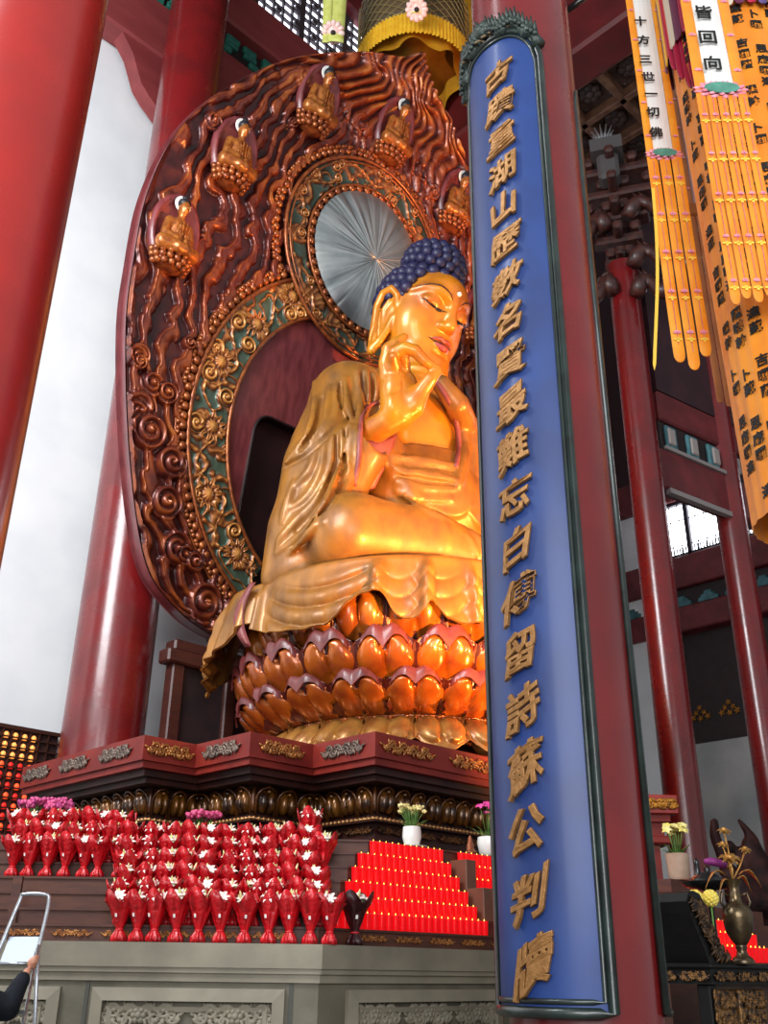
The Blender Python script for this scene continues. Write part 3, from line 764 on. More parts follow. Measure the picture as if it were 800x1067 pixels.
for k, (u, z) in enumerate(((-5.45, 16.2), (-4.43, 18.95), (-2.6, 21.6), (-.1, 22.25), (2.6, 21.7), (4.43, 18.95), (5.45, 16.2))):
    mb = MB(); S_ = 1.12
    n_ = 28; rings = []
    for (q, hh) in ((.02, .14), (.8, .12), (.9, .2), (1.0, .2), (1.05, .02)):
        rings.append(on_halo([( .58*q*math.sin(a), 0, .1+.92*q*math.cos(a)) for a in np.linspace(0, 2*PI, n_+1)], u, z, hh+.12))
    mb.grid(np.array(rings))
    nich = mb.build('niche', maroon, halo, smooth=True)
    V = on_halo(fv*np.array([.8, 1, 1.12])*S_, u, z, .24); fo = put('seated_figure', V, fq[:, ::-1], fig_m, nich)
    mb = MB()
    for j, (zz, r, cn) in enumerate(((-.56, .36, 9), (-.68, .34, 9), (-.8, .3, 8))):
        for i in range(cn):
            a = -PI*.5+PI*i/(cn-1); mb.sphere((0, 0, 0), .001, 3, 2) if False else None
            q = on_halo([(r*1.25*math.sin(a), .08+r*math.cos(a), zz)], u, z, .2)[0]; mb.sphere(q, (.085, .085, .085), 7, 5)
    q = on_halo([(0, .1, -.7)], u, z, .2)[0]; mb.sphere(q, (.42, .3, .22), 12, 6)
    mb.build('lotus_seat', copper, nich, smooth=True)
    mb = MB(); mb.sphere(on_halo([(0, .14*S_, .62*S_*1.1)], u, z, .24)[0], (.15, .15, .13), 10, 6); mb.sphere(on_halo([(0, .14*S_, .73*S_*1.1)], u, z, .24)[0], (.08, .08, .08), 8, 5)
    mb.build('hair', hair_d, nich, smooth=True)
    mb = MB(); mb.slab([(.20*math.sin(a), .66+.20*math.cos(a)+.12) for a in np.linspace(0, 2*PI, 25)[:-1]], on_halo([(0, .06, 0)], u, z, .26)[0], (1, 0, 0), on_halo([(0, 0, 1)], u, z, 0)[0]-on_halo([(0, 0, 0)], u, z, 0)[0], .02)
    mb.build('highlight_nimbus', nim_m, nich)
# timber stand carrying the halo
st = thing('halo_stand', (BX, 17.3, 4.8), 'dark timber trestle under the lower edge of the carved halo', 'stand')
mb = MB(); mb.box((10.7, 17.02, 7.6), (17.3, 17.4, 7.85), bev=.04); mb.box((10.5, 16.9, 7.3), (17.5, 17.3, 7.6), bev=.04); mb.build('cross_beam', wood_br, st)
for x in (10.85, 12.2, 15.8, 17.1):
    mb = MB(); mb.box((x-.15, 17.0, 4.86), (x+.15, 17.3, 7.32), bev=.03); mb.build('post', wood_br, st)
mb = MB(); mb.box((10.9, 17.1, 4.86), (17.1, 17.25, 7.32)); mb.build('back_panel', dark, st)
# ================================================================== lotus throne
AX, AY = 14.0, 13.4
def pol(R, a, z): return np.array([AX+R*math.sin(a), AY-R*math.cos(a), z])
pet_gold = M('petal_gold', 'c2661a', .22, .35, c2='8a3c14', scale=2.2, coat=.5, rvar=.08, lo=.4, hi=.7)
pet_rim = M('petal_rim', '5c2012', .3, .15, c2='431510', scale=4, coat=.4)
pet_lip = M('petal_lip', '743230', .4, c2='5c2424', scale=5, coat=.2)
pet_top = M('petal_amber', 'c87a22', .25, .3, c2='9a4d16', scale=2, coat=.5)
worn_gold = M('worn_gilt', 'b4803c', .36, .35, c2='8c5426', scale=3, coat=.25, bump=.1, bscale=20)
lotus = thing('lotus_throne', (AX, AY, 4.85), 'tiered lotus throne of glossy amber petals under the seated figure', 'throne')
def petal(name, R0, z0, R1, z1, W, bulge, lobes=True, lip=True, mats=None, down=False, ts=1.0):
    mb = MB(); ns, ntt = 33, 28
    def half(t): return W*(.80+.2*math.sin(PI*.5*min(1, t/.5))) if t < .55 else W*(1-.30*((t-.55)/.45)**3)
    P = np.zeros((ns, ntt, 3))
    for i in range(ns):
        s = -1+2*i/(ns-1)
        for j in range(ntt):
            t = j/(ntt-1); w = half(t); x = s*w
            tt = t-(.09*t*t*(1-min(1, abs(s)*2.6)) if lip else -.05*t*t*(1-min(1, abs(s)*2.2)))-.30*t**4*abs(s)**3.2       # heart dip (or point) at the top
            R = R0+(R1-R0)*tt**.9; b = bulge*math.sqrt(max(0, 1-s*s*.96))*math.sin(PI*min(1, .12+.78*t))
            e = 1-max(abs(s), 0)
            if lobes:
                for sx in (-.40, .40):
                    q = ((s-sx)/.38)**2+((t-.42)/.42)**2
                    if q < 1: b += .15*W/.54*math.sqrt(1-q)
                for sx in (-.22, .22):
                    q = ((s-sx)/.13)**2+((t-.74)/.07)**2
                    b += .06*math.exp(-q*1.3)
            rim = math.exp(-((abs(s)-.93)/.07)**2); b += .05*rim*(1 if t > .05 else 0)
            P[i, j] = (x, -(R+b), z0+(z1-z0)*tt)
    a, bb = ns, ntt
    for i in range(a-1):
        for j in range(bb-1):
            s = -1+2*(i+.5)/(ns-1); t = (j+.5)/(ntt-1)
            inl = any(((s-sx)/.42)**2+((t-.36)/.5)**2 < 1 for sx in (-.40, .40)) if lobes else abs(s) < .84
            mb.cur = 1 if inl else 0
            q = [P[i, j], P[i+1, j], P[i+1, j+1], P[i, j+1]]
            k = len(mb.v); mb.f.append((i*bb+j, (i+1)*bb+j, (i+1)*bb+j+1, i*bb+j+1)); mb.mi.append(mb.cur)
    mb.v = [tuple(p) for p in P.reshape(-1, 3)]; mb.at = [0]*len(mb.v)
    # shell behind so the petal has a body
    n0 = len(mb.v); mb.cur = 0
    Q = P.copy(); Q[..., 1] = -(R0+(R1-R0)*.55); Q[..., 0] *= .9
    for (i0, j0, i1, j1) in [(0, j, 0, j+1) for j in range(bb-1)]+[(i, bb-1, i+1, bb-1) for i in range(a-1)]+[(a-1, j+1, a-1, j) for j in range(bb-1)]:
        mb.add([P[i0, j0], P[i1, j1], Q[i1, j1], Q[i0, j0]], [(0, 1, 2, 3)])
    if lip:
        mb.cur = 2; G = []
        for i in range(ns):
            s = -1+2*i/(ns-1); L = (.09+.25*max(0, 1-abs(s)*1.3)**1.4)*(z1-z0)+.02; row = []
            p0 = P[i, ntt-1]
            for k in range(9):
                q = k/8; up_ = .06*math.sin(PI*min(1, q*1.6))*(1-.5*abs(s)); ou = .13*math.sin(PI*.5*min(1, q*1.5))*(1-.55*abs(s))
                drop = -L*max(0, q-.22)/.78
                row.append((p0[0]*(1+.02*q), p0[1]-ou-.02, p0[2]+up_+drop))
            G.append(row)
        mb.sheet(np.array(G), (0, .03, 0))
    return mb.build(name, mats or [pet_rim, pet_gold, pet_lip], lotus, smooth=True, local=True, auto=60)
def ring(proto, n, off, label=None):
    for k in range(n):
        o = proto if k == 0 else proto.copy()
        if k: COL.objects.link(o)
        a = off+k*2*PI/n; o.rotation_euler = (0, 0, a)
zb = 4.85
ring(petal('petal', 2.95, 6.05-zb, 3.42, 6.94-zb, .62, .12), 20, 0)
ring(petal('petal', 2.66, 5.60-zb, 3.32, 6.22-zb, .60, .13), 20, PI/20)
ring(petal('petal', 3.0, 6.85-zb, 3.2, 7.85-zb, .56, .14, True, False, [pet_rim, pet_top, pet_lip]), 20, PI/20)
ring(petal('petal', 2.42, 5.66-zb, 3.04, 4.93-zb, .54, .16, True, False, [worn_gold, worn_gold, pet_lip]), 20, 0)
mb = MB(); mb.lathe([(.01, 0), (2.95, 0), (3.0, .06), (2.6, .12), (2.3, .3), (2.35, .75), (2.6, .8), (2.78, .98), (2.85, 1.3), (2.95, 2.1), (3.05, 2.9), (3.1, 3.2), (3.0, 3.35), (.01, 3.35)], (0, 0, 0), 72)
mb.build('throne_core', pet_rim, lotus, smooth=True, local=True, auto=50)
mb = MB(); mb.lathe([(2.38, .76), (2.62, .80), (2.68, .74), (2.52, .68)], (0, 0, 0), 72)
for k in range(60): a = k*2*PI/60; mb.sphere((2.64*math.sin(a), -2.64*math.cos(a), .73), .06, 6, 4)
mb.build('bead_ring', pet_gold, lotus, smooth=True, local=True)

# ================================================================== stepped pedestal
ped = thing('pedestal', (14, 14.2, 1.85), 'stepped red brown pedestal with gilt scroll frieze below the lotus throne', 'pedestal')
STEP = [(-6.0, 17.3), (-6.0, 13.3), (-5.05, 13.3), (-5.05, 11.9), (-3.8, 11.9), (-3.8, 10.5), (3.8, 10.5), (3.8, 11.9), (5.05, 11.9), (5.05, 13.3), (6.0, 13.3), (6.0, 17.3)]
def plan(o):
    out = []
    for x, y in STEP:
        out.append((14+(x+o if x < 0 else x-o), y+o if y < 17 else y))
    return out
ped_red = M('pedestal_red', '84291f', .5, c2='6a1e1a', scale=2, spec=.3, bump=.06)
ped_dk = M('pedestal_dark', '240f0c', .5, c2='3a160f', scale=3, spec=.35)
dk_gold = M('dark_gilt', '7a4c18', .26, .45, c2='301a0c', scale=4, coat=.4, lo=.4, hi=.62)
mb = MB(); mb.prism(plan(0), 4.48, 4.85); mb.prism(plan(.05), 4.38, 4.48); mb.build('top_slab', ped_red, ped)
mb = MB()
for o, z0, z1 in ((.16, 4.28, 4.38), (.26, 4.2, 4.28), (.62, 3.72, 4.2), (.5, 3.66, 3.74), (.66, 3.46, 3.66), (.6, 3.4, 3.46), (.95, 2.9, 3.4), (.7, 2.75, 2.9), (.6, 1.85, 2.75)): mb.prism(plan(o), z0, z1)
mb.build('body', ped_dk, ped)
def scroll_orn(mb, o, ux, uz, L, H):
    """symmetrical scroll work, raised off the plane (ux,uz)"""
    o = np.array(o, float); ux = np.array(ux, float); uz = np.array(uz, float); nn = np.cross(ux, uz); r = H*.075
    P = lambda a, b: o+ux*a+uz*b+nn*.012
    for s in (-1, 1):
        for (cx, cz, R, d, t) in ((.2, .05, .3, 1, 1.3), (.42, -.1, .26, -1, 1.2), (.62, .1, .26, 1, 1.3), (.82, -.05, .22, -1, 1.2)):
            pts = []
            for k in range(15):
                a = k/14*2*PI*t; q = R*H*(1-.75*k/14); pts.append(P(s*(cx*L/2+q*math.cos(a)*1.1), cz*H+d*q*math.sin(a)))
            mb.tube(pts, [r*(1.25-.4*k/14) for k in range(15)], 6)
            mb.sphere(pts[-1], r*1.5, 6, 4)
        pts = [P(s*L/2*(.05+.95*k/16), H*.16*math.sin(k*.8)) for k in range(17)]; mb.tube(pts, r, 6)
        mb.tube([P(s*L*.5, 0), P(s*L*.56, H*.12)], [r*1.2, r*.3], 6)
        for q in (.12, .33, .55, .74): mb.tube([P(s*q*L/2, H*.1), P(s*(q+.05)*L/2, H*.42)], [r*1.3, r*.4], 6); mb.tube([P(s*(q+.03)*L/2, -H*.1), P(s*(q+.1)*L/2, -H*.4)], [r*1.3, r*.4], 6)
    for k in range(6): a = k*PI/3; mb.sphere(P(.17*H*math.cos(a), .17*H*math.sin(a)), (r*1.7,)*3, 6, 4)
    mb.sphere(P(0, 0), r*2, 8, 5)
X_, Y_ = np.array([1.0, 0, 0]), np.array([0, 1.0, 0])
fr_gold = M('frieze_gilt', 'b57a3e', .34, .55, c2='8a5228', scale=8, coat=.2)
fr_shade = M('frieze_gilt_shaded', '7d6a5c', .42, .4, c2='584840', scale=8, coat=.2)  # gilt greyed for the left side faces, light effect put into the colour
zf = 4.665
for cx, cy in ((14-3.1, 10.5), (14-1.55, 10.5), (14, 10.5), (15.55, 10.5), (17.1, 10.5), (9.57, 11.9), (8.47, 13.3), (18.43, 11.9), (19.5, 13.3)):
    mb = MB(); scroll_orn(mb, (cx, cy-.01, zf), X_, Zu, 1.12 if cy < 11 else .82, .27); mb.build('scroll_ornament', fr_gold, ped, smooth=True)
for cx, cy in ((10.2, 11.2), (8.95, 12.6), (8.0, 14.1), (8.0, 15.4), (8.0, 16.7)):
    mb = MB(); scroll_orn(mb, (cx-.01, cy, zf), -Y_, Zu, .9, .27); mb.build('scroll_ornament', fr_shade, ped, smooth=True)
def petal_row(p0, p1, nn, z0, z1, w):
    L = np.linalg.norm(np.array(p1)-np.array(p0)); d = unit(np.array(p1, float)-np.array(p0, float)); k = max(1, int(round(L/w))); w = L/k; mb = MB(); H = z1-z0; zc = np.array([0, 0, 1.0])
    for i in range(k):
        c = np.array(p0, float)+d*w*(i+.5); base = np.array([c[0], c[1], z0])
        mb.cur = 0
        for s in (-.17, .17): mb.sphere(base+d*s*w*1.05+zc*H*.50+nn*.03, (w*.21, .13, H*.40), 9, 7, ax=[d, nn, zc])
        mb.sphere(base+zc*H*.80+nn*.1, (w*.11, .06, H*.08), 6, 4, ax=[d, nn, zc])
        mb.cur = 1
        arc = [base+d*(-.43*w)+nn*.03]+[base+d*(-.43*w*math.cos(a))+zc*(H*.62+H*.33*math.sin(a))+nn*(.04+.08*math.sin(a)) for a in np.linspace(0, PI, 9)]+[base+d*.43*w+nn*.03]
        mb.tube(arc, w*.06, 6)
        mb.sphere(base+d*(.5*w)+zc*H*.55, (w*.1, .05, H*.45), 6, 5, ax=[d, nn, zc])
    return mb.build('petal_frieze', [dk_gold, M('dark_gilt_rim', '6a3d16', .3, .45, c2='2a140c', scale=5, coat=.3)], ped, smooth=True)
fp = plan(.58)
for i in range(len(fp)-1):
    a, b_ = fp[i], fp[i+1]; d = unit(np.array([b_[0]-a[0], b_[1]-a[1], 0])); nn = np.array([d[1], -d[0], 0]); 
    if abs(d[1]) > .5 and a[0] > 14: continue
    if np.dot(nn, [0, -1, 0]) < -.5: nn = -nn
    if abs(d[1]) > .5: nn = np.array([-1.0, 0, 0])
    petal_row((*a, 0), (*b_, 0), nn, 3.74, 4.2, .36)
fp = plan(.9)
for i in range(len(fp)-1):
    a, b_ = fp[i], fp[i+1]; d = unit(np.array([b_[0]-a[0], b_[1]-a[1], 0])); nn = np.array([0, -1.0, 0]) if abs(d[0]) > .5 else np.array([-1.0, 0, 0])
    if abs(d[1]) > .5 and a[0] > 14: continue
    if abs(d[0]) > .5 and abs(b_[0]-a[0]) > 3: a, b_ = (a[0], a[1]), (a[0]+1.0, b_[1])
    petal_row((*a, 0), (*b_, 0), nn, 3.02, 3.36, .26)
mb = MB(); fp = plan(.5)
for i in range(len(fp)-1):
    a, b_ = np.array(fp[i]), np.array(fp[i+1]); L = np.linalg.norm(b_-a); k = int(L/.09)
    if a[0] > 14 and abs(b_[0]-a[0]) < .1: continue
    for j in range(k): q = a+(b_-a)*(j+.5)/k; mb.sphere((q[0], q[1], 3.7), .034, 5, 4)
for i in range(len(fp)-1):
    if fp[i][0] < 14 or abs(fp[i+1][0]-fp[i][0]) > .1: mb.tube([(*fp[i], 3.7), (*fp[i+1], 3.7)], .018, 5)
mb.build('bead_string', M('bead_gilt', 'a8794a', .3, .6), ped, smooth=True)
mb = MB(); fp = plan(.62)
for i in range(len(fp)-1):
    a, b_ = np.array([*fp[i], 0]), np.array([*fp[i+1], 0]); L = np.linalg.norm(b_-a); d = (b_-a)/L; k = max(1, int(L/.7))
    if a[0] > 14 and abs(b_[0]-a[0]) < .1: continue
    ux = d if abs(d[0]) > .5 else -Y_
    for j in range(k): q = a+(b_-a)*(j+.5)/k+np.array([0, 0, 3.56]); scroll_orn(mb, q, ux, Zu, .6, .15)
mb.build('lower_scroll', M('dim_gilt', '6e4420', .35, .5, c2='3a2110', scale=6), ped, smooth=True)

# ================================================================== marble platform, wooden steps
MCn = np.array([7.30, 8.25]); Hh = Hd[:2]; Lf = -Rt[:2]
def step_poly(D, Y, back=None):
    x = (D-Hh[1]*Y)/Hh[0]; c = np.array([x, Y]); l = c+Lf*8; bk = c+Lf*8+Hh*3.2
    if back: return [tuple(l), tuple(c), (13.2, Y), (13.2, 10.6), (20.3, 10.6), (20.3, 17.4), (6.5, 17.4), tuple(c+Lf*8+Hh*3.0)]
    return [tuple(l), tuple(c), (13.2, Y), (13.2, 10.9), (10.2, 10.9), tuple(bk)]
marble = M('carved_stone', '8c8573', .62, c2='746e5f', scale=1.4, bump=.15, bscale=14, rvar=.1)
marble_d = M('carved_stone_panel', '6a6556', .68, c2='575345', scale=2.2, bump=.25, bscale=16)
plat = thing('stone_platform', (MCn[0], MCn[1], 0), 'long grey stone platform with framed panels under the rows of bouquets', 'platform')
mb = MB(); mb.prism(step_poly(11.06, 8.31, True), 0, 1.50); mb.build('body', marble_d, plat)
mb = MB(); mb.prism(step_poly(10.98, 8.23, True), 1.62, 1.85); mb.prism(step_poly(11.0, 8.25, True), 1.57, 1.62); mb.prism(step_poly(11.03, 8.28, True), 1.49, 1.57); mb.build('coping', marble, plat)
mb = MB(); mb.prism(step_poly(10.9, 8.13, True), 0, .28); mb.prism(step_poly(10.96, 8.2, True), .28, .4); mb.build('plinth', marble, plat)
def panel(c, d, nn, w, z0, z1, carve):
    """framed stone panel: c = left lower corner on the face, d along the face, nn outwards"""
    c = np.array([c[0], c[1], 0.0]); d = np.array([*d, 0.0]); nn = np.array([*nn, 0.0]); A = [d, nn, Zu]; mb = MB()
    def frame(i, t, h0, h1):
        o = [(i, z0+i), (w-i, z0+i), (w-i, z1-i), (i, z1-i)]; q = [(i+t, z0+i+t), (w-i-t, z0+i+t), (w-i-t, z1-i-t), (i+t, z1-i-t)]
        for k in range(4):
            k2 = (k+1) % 4; P = lambda a, h: c+d*a[0]+Zu*a[1]+nn*h
            mb.add([P(o[k], 0), P(o[k2], 0), P(o[k2], h0), P(o[k], h0), P(q[k], h1), P(q[k2], h1), P(q[k], 0), P(q[k2], 0)], [(0, 1, 2, 3), (3, 2, 5, 4), (4, 5, 7, 6)])
    frame(0, .12, .05, .075); frame(.17, .05, .045, .03)
    o = mb.build('panel_frame', marble, plat)
    mb = MB(); zc = (z0+z1)/2+.12
    for k in range(carve):
        q = c+d*(w*(k+.5)/carve)+Zu*(zc+.12)+nn*.002; scroll_orn(mb, q, d, Zu, w/carve*.85, .30)
    if carve: mb.build('panel_carving', marble, plat, smooth=True)
r0 = Rt[:2]; f0 = MCn+Hh*.06
for (s0, s1, cv_) in ((-3.22, -2.98+.0, 0), (-2.3, -.36, 2), (-5.1, -2.62, 3), (-8, -5.4, 3)):
    if s1-s0 < .5: continue
    panel(f0+r0*s0, r0, -Hh, s1-s0, .45, 1.43, cv_)
fx = np.array([7.30, 8.31])
for (x0, x1, cv_) in ((.4, 2.9, 3), (3.3, 5.7, 3)): panel(fx+np.array([x0, 0]), (1, 0), (0, -1), x1-x0, .45, 1.43, cv_)
mb = MB()
for s in (-.3, -2.36): mb.box((s-.02, -.012, .42), (s+.02, .03, 1.48), [np.array([*r0, 0]), np.array([*Hh, 0]), Zu], (f0[0], f0[1], 0))
mb.build('joint', M('joint_dark', '4a4a44', .8), plat)

steps = thing('altar_steps', (8.4, 9.2, 1.85), 'dark brown wooden altar steps carrying bouquets and red candle cups', 'steps')
st_wood = M('step_wood', '43221b', .6, c2='57301f', scale=2.5, stretch=(1, 1, 6), bump=.08)
SD = [11.2, 11.47, 11.74, 12.01, 12.28, 12.55, 12.9]; SY = [8.43, 8.60, 8.74, 8.88, 9.02, 9.16, 9.3]; SZ = [2.02, 2.19, 2.37, 2.55, 2.73, 2.91, 3.1]
zp = 1.85
for D, Y, z in zip(SD, SY, SZ):
    mb = MB(); mb.prism(step_poly(D, Y), zp, z-.025); mb.prism(step_poly(D-.02, Y-.02), z-.025, z); mb.build('step', st_wood, steps); zp = z
mb = MB()
for k in range(9):
    q = np.array([*(np.array([(SD[0]-Hh[1]*SY[0])/Hh[0], SY[0]])-r0*(.5+k*.52)), 1.93]); scroll_orn(mb, q, np.array([*r0, 0]), Zu, .4, .09)
for k in range(7): scroll_orn(mb, (8.2+k*.56, SY[0], 1.93), X_, Zu, .42, .09)
mb.build('gilt_frieze', M('frieze_gilt', ''), steps, smooth=True)
for k in range(2):      # upright rails between the step boards on the left
    s = (.95, 2.6)[k]; mb = MB(); D = SD[1]; p = np.array([(D-Hh[1]*SY[1])/Hh[0], SY[1]])-r0*(s+.75); mb.box((-.05, -.03, 2.0), (.05, .02, 2.5), [np.array([*r0, 0]), np.array([*Hh, 0]), Zu], (p[0], p[1], 0)); mb.build('rail', st_wood, steps)

# ================================================================== candle cups
ORD = 'first second third fourth fifth sixth seventh eighth ninth tenth eleventh twelfth thirteenth fourteenth fifteenth sixteenth seventeenth eighteenth nineteenth twentieth twenty-first twenty-second twenty-third twenty-fourth twenty-fifth twenty-sixth twenty-seventh twenty-eighth twenty-ninth thirtieth'.split()
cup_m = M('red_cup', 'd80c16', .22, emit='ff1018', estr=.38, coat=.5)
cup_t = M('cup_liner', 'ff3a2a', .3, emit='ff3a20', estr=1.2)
fl_m = M('lamp_flame', 'ffd070', .3, emit='ffb040', estr=4.0)
def make_cup():
    t = thing('candle_cup', (0, 0, 0), 'red candle cup', 'candle')
    b = MB(); b.lathe([(.001, 0), (.036, 0), (.041, .012), (.046, .125), (.049, .132), (.046, .136), (.042, .13), (.001, .11)], (0, 0, 0), 14)
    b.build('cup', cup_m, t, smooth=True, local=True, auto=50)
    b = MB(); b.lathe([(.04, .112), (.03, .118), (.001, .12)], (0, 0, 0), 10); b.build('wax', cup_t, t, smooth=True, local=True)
    b = MB(); b.lathe([(.001, .118), (.008, .126), (.007, .138), (.001, .155)], (0, 0, 0), 6); b.build('flame', fl_m, t, smooth=True, local=True)
    return t
cup0 = make_cup(); used = [0]
def put_cup(p, label, group):
    o = cup0 if not used[0] else copy_tree(cup0); used[0] = 1
    o.location = Vector([float(v) for v in p]); o['label'] = label; o['group'] = group; o.scale = (1.05, 1.05, 1.24)
RN = ['lowest', 'second lowest', 'third lowest', 'third highest', 'second highest', 'top']
pitch = .112
for r in range(6):
    D, Y, z = SD[r], SY[r], SZ[r]; xc = (SD[r]-Hh[1]*Y)/Hh[0]
    xl = xc+.22; n = int((10.25-xl)/pitch)
    for k in range(n): put_cup((10.25-(k+.5)*pitch, Y+.07, z), 'red candle cup, %s from the right end of the %s row' % (ORD[k], RN[r]), 'red candle cups left of the wooden posts')
    for k in range(7): put_cup((10.56+(k+.5)*pitch, Y+.07, z), 'red candle cup, %s to the right of the wooden posts, %s row' % (ORD[k], RN[r]), 'red candle cups right of the wooden posts')
for i, (r0_, r1_) in enumerate(((1, 3), (3, 5))):
    mb = MB(); x0 = 10.3+.0*i; mb.box((x0, SY[r0_]-.015, SZ[r0_]), (x0+.2, SY[r1_]+.0, SZ[r1_]+.04), bev=.01)
    tag(mb.build('wooden_post', M('post_wood', '5a3a2c', .5, c2='6b4634', scale=4)), ('lower brown wooden post between the candle cup rows', 'upper brown wooden post between the candle cup rows')[i], 'post')

# ================================================================== bouquets
wrap_m = M('red_wrap', 'd0101c', .3, c2='a80a16', scale=9, bump=.8, bscale=22, coat=.25)
wrap_d = M('dark_wrap', '3a0c10', .4, c2='2a080c', scale=6, bump=.4)
lily = M('lily_white', 'f2ebe2', .5, c2='f3d9d2', scale=14)
bud = M('lily_bud', 'cfcf7a', .5, c2='e6dfae', scale=12)
leaf = M('leaf_green', '3f6b2c', .5, c2='6f9a45', scale=8)
tag_m = M('paper_tag', 'f4f0ea', .6)
def lily_star(mb, c, d, r, n=6, wdt=.34):
    x, y, d = frame_of(d)
    for k in range(n):
        a = k*2*PI/n; e = x*math.cos(a)+y*math.sin(a); s = np.cross(d, e); G = []
        for t in np.linspace(0, 1, 5):
            w = r*wdt*math.sin(PI*(.12+.86*t))*.5; p = c+e*r*t+d*(r*.55*t-r*.5*t*t*t); G.append([p-s*w, p+d*r*.06*(1-t), p+s*w])
        mb.grid(np.array(G))
        mb.grid(np.array(G)[:, ::-1]-d*.0015)
def make_bouquet(seed, dk=False):
    rg = random.Random(seed)
    t = thing('bouquet', (0, 0, 0), 'lily bouquet in red paper', 'bouquet')
    ph = rg.uniform(0, 6); npk = rg.choice((4, 5)); H = rg.uniform(.38, .43); rt = rg.uniform(.135, .165)
    prof = [(.055, 0), (.075, .005), (.07, .05), (.045, .095), (.032, .115), (.04, .14), (.07, .21), (.1, .3), (rt, H)]
    N = 44; G = []
    for i, (r, z) in enumerate(prof):
        row = []
        for k in range(N):
            a = 2*PI*k/N; w = .16*math.sin(7*a+ph)+.09*math.sin(13*a+2*ph+i*.5) if i < 4 else .07*math.sin(5*a+ph+.3*i)+.05*math.sin(9*a+ph*2-i*.4); q = r*(1+w*(1.0 if i < 4 else 1))
            row.append((q*math.cos(a), q*math.sin(a), z+(.006*math.sin(9*a) if i < 2 else 0)))
        G.append(row)
    row = []
    for k in range(N):
        a = 2*PI*k/N; pk = abs(math.sin(npk*a/2+ph)); row.append((rt*(1.06+.12*pk)*math.cos(a), rt*(1.06+.12*pk)*math.sin(a), H+.01+.10*pk**1.5-.03*(1-pk)))
    G.append(row)
    inn = [[(x*.94, y*.94, z-.006) for x, y, z in row]]+[[(.1*math.cos(2*PI*k/N), .1*math.sin(2*PI*k/N), .3) for k in range(N)], [(.02*math.cos(2*PI*k/N), .02*math.sin(2*PI*k/N), .26) for k in range(N)]]
    G += inn; G = [g+[g[0]] for g in G]
    b = MB(); b.grid(np.array(G)); w_ = b.build('paper_wrap', wrap_d if dk else wrap_m, t, smooth=True, local=True)
    b = MB(); b.tube([(.036*math.cos(a), .036*math.sin(a), .115) for a in np.linspace(0, 2*PI, 13)[:-1]], .009, 5, closed=True); b.build('ribbon', M('red_ribbon', 'd8202a', .4), w_, smooth=True, local=True)
    b = MB(); a = -PI/2-.8+rg.uniform(-.3, .3)     # sticker on the side facing the hall
    a = math.atan2(-Hd[1], -Hd[0])+rg.uniform(-.35, .35); e = np.array([math.cos(a), math.sin(a), 0]); s = np.array([-e[1], e[0], 0]); p = e*(.1)+Zu*.26
    G2 = [[e*(r*1.1+.006)+s*q+Zu*z for q in (-.011, .011)] for r, z in ((.084, .235), (.095, .27))]; b.sheet(np.array(G2), e*.002); b.build('sticker', tag_m, w_, local=True)
    b = MB()
    for k in range(rg.choice((3, 4, 4))):
        a = rg.uniform(0, 2*PI) if k else math.atan2(-Hd[1], -Hd[0]); q = rg.uniform(.03, .10); d = unit(np.array([math.cos(a)*.6-Hd[0]*.5, math.sin(a)*.6-Hd[1]*.5, .8])); lily_star(b, np.array([q*math.cos(a), q*math.sin(a), H+.035]), d, rg.uniform(.07, .10))
    b.build('lilies', lily, t, smooth=True, local=True)
    b = MB()
    for k in range(rg.choice((3, 4, 5))):
        a = rg.uniform(0, 2*PI); q = rg.uniform(.01, .07); p = np.array([q*math.cos(a), q*math.sin(a), H-.01]); d = unit(np.array([math.cos(a)*.35, math.sin(a)*.35, 1])); L = rg.uniform(.09, .15); b.tube([p, p+d*L*.5, p+d*L*.8, p+d*L], [.006, .013, .012, .003], 7)
    b.build('buds', bud, t, smooth=True, local=True)
    b = MB()
    for k in range(6):
        a = rg.uniform(0, 2*PI); q = .05; p = np.array([q*math.cos(a), q*math.sin(a), H-.06]); d = unit(np.array([math.cos(a)*.7, math.sin(a)*.7, 1])); s = np.array([-math.sin(a), math.cos(a), 0]); L = rg.uniform(.08, .14)
        b.sheet(np.array([[p+d*L*u-s*w, p+d*L*u+s*w] for u, w in ((0, .004), (.35, .015), (.7, .012), (1, .002))]), (0, 0, .002))
    b.build('leaves', leaf, t, smooth=True, local=True)
    return t
protos = [make_bouquet(s) for s in (3, 8, 15, 21, 34)]; first = [True]*5
def put_bouquet(p, k, label, group, sc=1.0):
    k %= 5; o = protos[k] if first[k] else copy_tree(protos[k]); first[k] = False
    o.location = Vector([float(v) for v in p]); o.rotation_euler = (rnd.uniform(-.06, .06), rnd.uniform(-.06, .06), rnd.uniform(-.35, .35)); o.scale = (sc, sc, sc)
    o['label'] = label; o['group'] = group
def along(D, px): q = at_d(px, 950, D); return q[0], q[1]
kk = 0
fxs = [127, 145, 163, 186, 208, 231, 256, 281, 303, 324, 344]
for i, px in enumerate(fxs):
    D = 11.08 if px < 332 else 11.1; x, y = along(D, px)
    put_bouquet((x, y, 1.852), kk, 'red paper lily bouquet, %s from the left in the front row on the stone ledge' % ORD[i], 'bouquets in the front row', 1.0); kk += 1
for r in range(1, 6):
    D = SD[r-1]+.15; n = 10; x0, x1 = 126+3*(r % 2), 332-3*r
    for i in range(n):
        px = x0+(x1-x0)*i/(n-1)+rnd.uniform(-3, 3); x, y = along(D, px)
        put_bouquet((x, y, SZ[r-1]+.002), kk, 'red paper lily bouquet, %s from the left in the %s row behind the front one' % (ORD[i], ORD[r-1]), 'bouquets in the middle rows', .94); kk += 1
